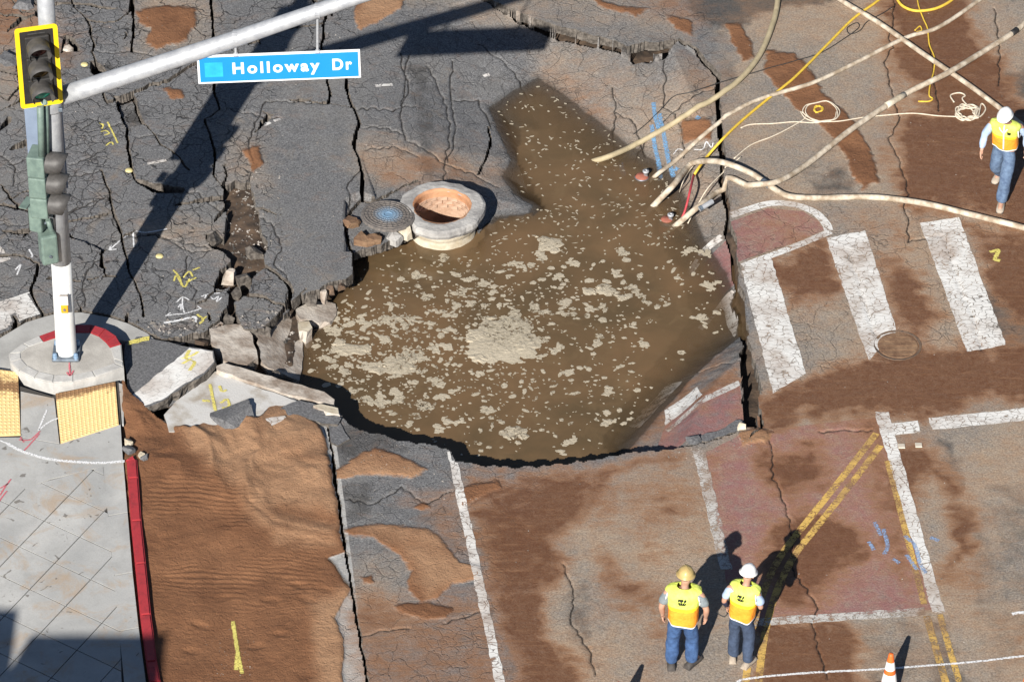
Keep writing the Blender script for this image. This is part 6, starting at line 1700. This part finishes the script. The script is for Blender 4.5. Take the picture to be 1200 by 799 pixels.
    for s in 'LR':
        hp, kn, an = g('hip' + s), g('knee' + s), g('ankle' + s)
        for k, q, r in (('h', hp + Vector((0, 0, -.03)), .122), ('t', hp.lerp(kn, .5), .112), ('k', kn + Vector((0,-.012,0)), .094), ('c', kn.lerp(an, .5) + Vector((0,.012,0)), .098), ('a', kn.lerp(an, .84), .088), ('z', an + Vector((0, 0, -.02)), .098)): T[k + s] = (tuple(q), r)
        TE += [('p', 'h' + s), ('h' + s, 't' + s), ('t' + s, 'k' + s), ('k' + s, 'c' + s), ('c' + s, 'a' + s), ('a' + s, 'z' + s)]
    skin_mesh('trousers', T, TE, 'p', S['trousers'], t, 2)
    # shoes
    for s in 'LR':
        an, to = g('ankle' + s), g('toe' + s)
        d = Vector((to.x - an.x, to.y - an.y, 0)).normalized(); ya = math.atan2(d.y, d.x)
        secs = [(-.10, .035, .01), (-.085, .042, .055), (-.02, .042, .075), (.05, .048, .055), (.12, .05, .04), (.165, .042, .03), (.185, .02, .02)]
        bm = bmesh.new(); rows = []
        for (x, w, h) in secs:
            rows.append([bm.verts.new((x, w * a, z)) for a, z in ((-1, 0), (-1, h * .6), (-.6, h), (0, h * 1.12), (.6, h), (1, h * .6), (1, 0))])
        for q in range(len(rows) - 1):
            for k in range(6): bm.faces.new((rows[q][k], rows[q][k + 1], rows[q + 1][k + 1], rows[q + 1][k]))
            bm.faces.new((rows[q][6], rows[q][0], rows[q + 1][0], rows[q + 1][6]))
        bm.faces.new(rows[0]); bm.faces.new(rows[-1][::-1])
        o = bm_obj('shoe', bm, S['shoe'], t, True); o.scale = (1.12, 1.2, 1.25)
        pz = an.z - .085
        o.location = (an.x, an.y, pz); o.rotation_euler = (0, S.get('pitch' + s, 0), ya)
        bm = bmesh.new(); box(bm, -.105, .18, -.046, .046, -.012, .010, .008); q_ = bm_obj('sole', bm, S.get('sole', M_SHOE), o)
    # shirt and sleeves
    Sh = {'b': (tuple(g('pelvis') + Vector((0, 0, .12))), (.165, .125)), 'm': (tuple((g('pelvis') + g('chest')) / 2), (.16, .12)), 'c': (J['chest'], (.155, .12)), 'n': (tuple(g('chest').lerp(g('head'), .40)), .072)}; SE = [('b', 'm'), ('m', 'c'), ('c', 'n')]
    for s in 'LR':
        sh, el, wr = g('shoulder' + s), g('elbow' + s), g('wrist' + s)
        Sh['s' + s] = (tuple(sh + Vector((0,0,-.02))), .070); SE.append(('c', 's' + s))
        if S.get('long'):
            for k, q, r in (('u', sh.lerp(el, .5), .072), ('e', el, .060), ('f', el.lerp(wr, .5), .054), ('w', el.lerp(wr, .92), .046)): Sh[k + s] = (tuple(q), r)
            SE += [('s' + s, 'u' + s), ('u' + s, 'e' + s), ('e' + s, 'f' + s), ('f' + s, 'w' + s)]
        else:
            for k, q, r in (('u', sh.lerp(el, .45), .074), ('e', sh.lerp(el, .82), .072)): Sh[k + s] = (tuple(q), r)
            SE += [('s' + s, 'u' + s), ('u' + s, 'e' + s)]
    skin_mesh('shirt', Sh, SE, 'c', S['shirt'], t, 2)
    for s in S.get('forearm_sleeve', ''):
        el, wr = g('elbow' + s), g('wrist' + s)
        skin_mesh('forearm_sleeve', {'a': (tuple(el.lerp(g('shoulder' + s), .05)), .052), 'b': (tuple(el.lerp(wr, .4)), .050), 'c': (tuple(el.lerp(wr, .85)), .040)}, [('a', 'b'), ('b', 'c')], 'a', M_NAVY, t, 2)
    # vest
    pv, ch = g('pelvis'), g('chest'); top_ = ch.lerp(g('head'), .36)
    def at(z):
        if z < ch.z: k = (z - pv.z) / (ch.z - pv.z); return pv.lerp(ch, k)
        k = (z - ch.z) / max(1e-3, (top_.z - ch.z)); return ch.lerp(top_, k)
    zc = ch.z
    bw = S.get('belly', 0)
    prof = [(pv.z + .02, .195, .150 + bw), (pv.z + .06, .198, .152 + bw), (pv.z + .16, .196, .15 + bw), (pv.z + .27, .20, .146 + bw * .6), (zc - .06, .216, .150), (zc + .03, .232, .142), (zc + .085, .240, .124), (zc + .118, .222, .104), (zc + .142, .165, .090), (zc + .152, .095, .078)]
    secs = [(at(z).x, at(z).y, z, rx, ry) for z, rx, ry in prof]
    hem = lambda a, z: (.02 * math.sin(2 * a + .6) + .012 * math.sin(5 * a)) if z < pv.z + .1 else 0
    loft('vest', secs, M_VEST, t, 36, 2.6, False, True, hem)
    h0 = secs[0]
    V = []; F = []; seg = 36
    for k in range(seg):
        a = 2 * math.pi * k / seg; c, s = math.cos(a), math.sin(a)
        for dz, e in ((-.006, 1.012), (.016, 1.012)):
            w = (1 + .02 * math.sin(5 * a + h0[2] * 9) + .012 * math.sin(9 * a - h0[2] * 21)) * e
            V.append((h0[0] + math.copysign(abs(c) ** (2 / 2.6), c) * h0[3] * w, h0[1] + math.copysign(abs(s) ** (2 / 2.6), s) * h0[4] * w, h0[2] + dz + hem(a, h0[2])))
    for k in range(seg): F.append((2 * k, 2 * ((k + 1) % seg), 2 * ((k + 1) % seg) + 1, 2 * k + 1))
    mesh_from('hem_trim', V, F, M_TRIM, t, True)
    for s in 'LR':
        sh = g('shoulder' + s); el = g('elbow' + s); d = (el - sh).normalized(); sx_ = 1 if s == 'L' else -1
        ctr = Vector((at(zc).x + sx_ * .222, sh.y * .4 + at(zc).y * .6, zc - .02)); pts = []
        for k in range(15):
            a = 2 * math.pi * k / 14; pts.append(ctr + Vector((-sx_ * .03 * max(0, math.sin(a)), .095 * math.cos(a), .115 * math.sin(a))))
        V, F = tube(pts, .010, 6); mesh_from('armhole_trim', V, F, M_TRIM, t, True)
    fy = -1
    if S.get('front'):
        pts = [at(z) + Vector((.012, -(ry * 1.01 + .006), 0)) for z, rx, ry in prof[:-1]]
        V, F = tube(pts, .013, 6); mesh_from('zip_trim', V, F, M_TRIM, t, True)
        for sx_ in (-1, 1):
            pts = [at(zc - .02) + Vector((.012, -.150, 0)), at(zc + .06) + Vector((sx_ * .05, -.136, 0)), at(zc + .125) + Vector((sx_ * .085, -.05, 0))]
            V, F = tube(spline(pts, 4), .011, 6); mesh_from('collar_trim', V, F, M_TRIM, t, True)
    # printed emblem on the back (or chest): a dark peaked block with lettering bars below
    yb_ = (.150 if not S.get('front') else -.150)
    dy = 1 if yb_ > 0 else -1
    cxx = 0 if yb_ > 0 else .09
    ks_ = .72 if yb_ > 0 else .36
    zc2 = zc + .0
    def lp(x, z): return (at(zc2).x + cxx + x * ks_, at(zc2 + z * ks_).y + (yb_ + dy * .012) * 1.0, zc2 + z * ks_)
    shp = [[(-.075, .05), (-.04, .05), (-.03, .02), (-.045, -.01), (-.06, .01)], [(-.02, .05), (.075, .05), (.075, .0), (.045, .03), (.02, -.005), (-.012, .02)], [(-.07, -.03), (-.05, -.03), (-.05, -.045), (-.07, -.045)], [(-.04, -.025), (-.01, -.025), (-.01, -.045), (-.04, -.045)], [(.0, -.025), (.03, -.025), (.03, -.045), (.0, -.045)], [(.04, -.025), (.07, -.025), (.07, -.045), (.04, -.045)], [(-.06, -.06), (.06, -.06), (.06, -.07), (-.06, -.07)]]
    V, F = [], []
    for s_ in shp:
        o0 = len(V); V += [lp(*q) for q in s_]; V += [tuple(Vector(lp(*q)) - Vector((0, dy * .02, 0))) for q in s_]; nS = len(s_)
        F.append(tuple(range(o0, o0 + nS)))
        for k in range(nS): F.append((o0 + k, o0 + (k + 1) % nS, o0 + nS + (k + 1) % nS, o0 + nS + k))
    mesh_from('emblem', V, F, M_LOGO, t)
    # hard hat
    hat = bpy.data.objects.new('hard_hat', None); 
    bm = bmesh.new()
    lathe(bm, [(.001, .125), (.05, .118), (.09, .095), (.118, .055), (.128, .012), (.130, .0), (.146 if not S.get('fullbrim') else .158, -.012), (.144 if not S.get('fullbrim') else .156, -.02), (.122, -.010)], 32)
    for v in bm.verts:
        v.co.y *= 1.14
        if not S.get('fullbrim') and v.co.z < 0 and v.co.y < -.06: v.co.y -= .045 * min(1, (-v.co.y - .06) / .08)
        if abs(v.co.x) < .03 and v.co.z > .03: v.co.z += .010
    o = bm_obj('hard_hat', bm, S['hat'], t, True)
    zax = (hd * .9 + Vector((0, 0, .25))).normalized(); yax = -(fw - zax * fw.dot(zax)).normalized(); xax = yax.cross(zax)
    o.matrix_local = Matrix.Translation(g('head') + hd * .065 - fw * .005) @ Matrix((xax, yax, zax)).transposed().to_4x4() @ Matrix.Diagonal((.88 / S.get('wide', 1) ** .7, .88 / S.get('wide', 1) ** .7, .92, 1))
    bm = bmesh.new()
    for k in range(9):
        pass
    bm.free()
    V, F = tube([Vector((0, .10 * 1.14 * math.cos(a), .012 + .115 * math.sin(a))) for a in np.linspace(R(20), R(160), 9)], .012, 6); mesh_from('ridge', V, F, S['hat'], o, True)
    if S.get('badge'):
        V = [(-.04, -.128, .03), (.04, -.128, .03), (.04, -.112, .062), (-.04, -.112, .062)]; V = [(x, y - .012, z) for x, y, z in V]; mesh_from('badge', V, [(0, 1, 2, 3)], M_LOGO, o)
    return t
base_pose = dict(pelvis=(0, 0, .95), chest=(0, -.015, 1.36), head=(0, -.05, 1.66))
def mk(**k): d = dict(base_pose); d.update(k); return d
# worker with the tan hat, back to the camera
JB = mk(pelvis=(0, .01, .90), chest=(.01, -.02, 1.36), head=(-.005, -.07, 1.655),
    shoulderL=(.215, .0, 1.43), elbowL=(.285, .055, 1.16), wristL=(.27, -.03, .92), shoulderR=(-.215, .0, 1.43), elbowR=(-.30, .045, 1.17), wristR=(-.285, -.045, .93),
    hipL=(.10, 0, .85), kneeL=(.125, -.02, .50), ankleL=(.135, .03, .09), toeL=(.16, -.13, .03), hipR=(-.10, 0, .85), kneeR=(-.12, -.04, .50), ankleR=(-.125, -.02, .09), toeR=(-.21, -.16, .03))
person(799, 779, R(180 - 8), 'stocky worker in a tan hard hat and lime orange vest with bare forearms', JB, dict(trousers=M_JEAN_B, shirt=M_SH_GREY, hat=M_HATG, fullbrim=True, shoe=M_SHOE, wide=1.13, belly=.02, look=(.1, -1, -.25)), .91)
JC = mk(pelvis=(0, .0, .90), chest=(-.02, -.03, 1.36), head=(-.03, -.10, 1.65),
    shoulderL=(.20, .02, 1.42), elbowL=(.275, .05, 1.14), wristL=(.27, -.09, .92), shoulderR=(-.225, -.02, 1.43), elbowR=(-.29, -.02, 1.17), wristR=(-.16, -.22, 1.06),
    hipL=(.10, 0, .85), kneeL=(.115, -.03, .50), ankleL=(.12, .0, .09), toeL=(.19, -.15, .03), hipR=(-.10, 0, .85), kneeR=(-.12, -.02, .50), ankleR=(-.14, .03, .09), toeR=(-.17, -.13, .03))
wc_ = person(867, 775, R(180 - 26), 'worker in a white hard hat and navy trousers beside the stocky worker', JC, dict(trousers=M_JEAN_N, shirt=M_SH_BLUE, hat=M_HATW, fullbrim=True, shoe=M_SHOE_T, sole=M_SHOE_T, wide=1.0, look=(.1, -1, -.35), forearm_sleeve='L'), .90)
# radio on a cord held in the left hand of that worker
hp_ = Matrix.LocRotScale(wc_.location, wc_.rotation_euler, wc_.scale) @ Vector((.27, -.13, .82))
rd_ = empty('radio', tuple(hp_), 'small black radio with a curled cord in the hand of the white hatted worker', 'radio')
bm = bmesh.new(); box(bm, -.025, .025, -.02, .02, -.06, .05, .008); bm_obj('handset', bm, M_BLACKP, rd_)
V, F = tube(spline([(0, 0, -.05), (-.05, 0, -.12), (-.12, .02, -.10), (-.15, .04, -.06)], 5), .007, 6); mesh_from('cord', V, F, M_CABLE_B, rd_)
JA = mk(pelvis=(0, .03, .92), chest=(.0, -.05, 1.33), head=(.0, -.14, 1.60),
    shoulderL=(.205, -.03, 1.40), elbowL=(.30, .08, 1.16), wristL=(.33, -.02, .95), shoulderR=(-.205, -.07, 1.40), elbowR=(-.30, -.12, 1.14), wristR=(-.30, -.22, .92),
    hipL=(.095, 0, .86), kneeL=(.11, -.25, .50), ankleL=(.10, -.36, .09), toeL=(.12, -.52, .04), hipR=(-.095, 0, .86), kneeR=(-.11, -.0, .46), ankleR=(-.12, .32, .125), toeR=(-.14, .17, .03))
person(1173, 224, R(-20), 'worker in a white hard hat walking past the rope coil in faded jeans', JA, dict(trousers=M_JEAN_G, shirt=M_SH_BLUE, hat=M_HATW, shoe=M_SHOE_T, long=True, front=True, look=(-.1, -1, -.55), badge=True, pitchR=.12, wide=1.08), .93)
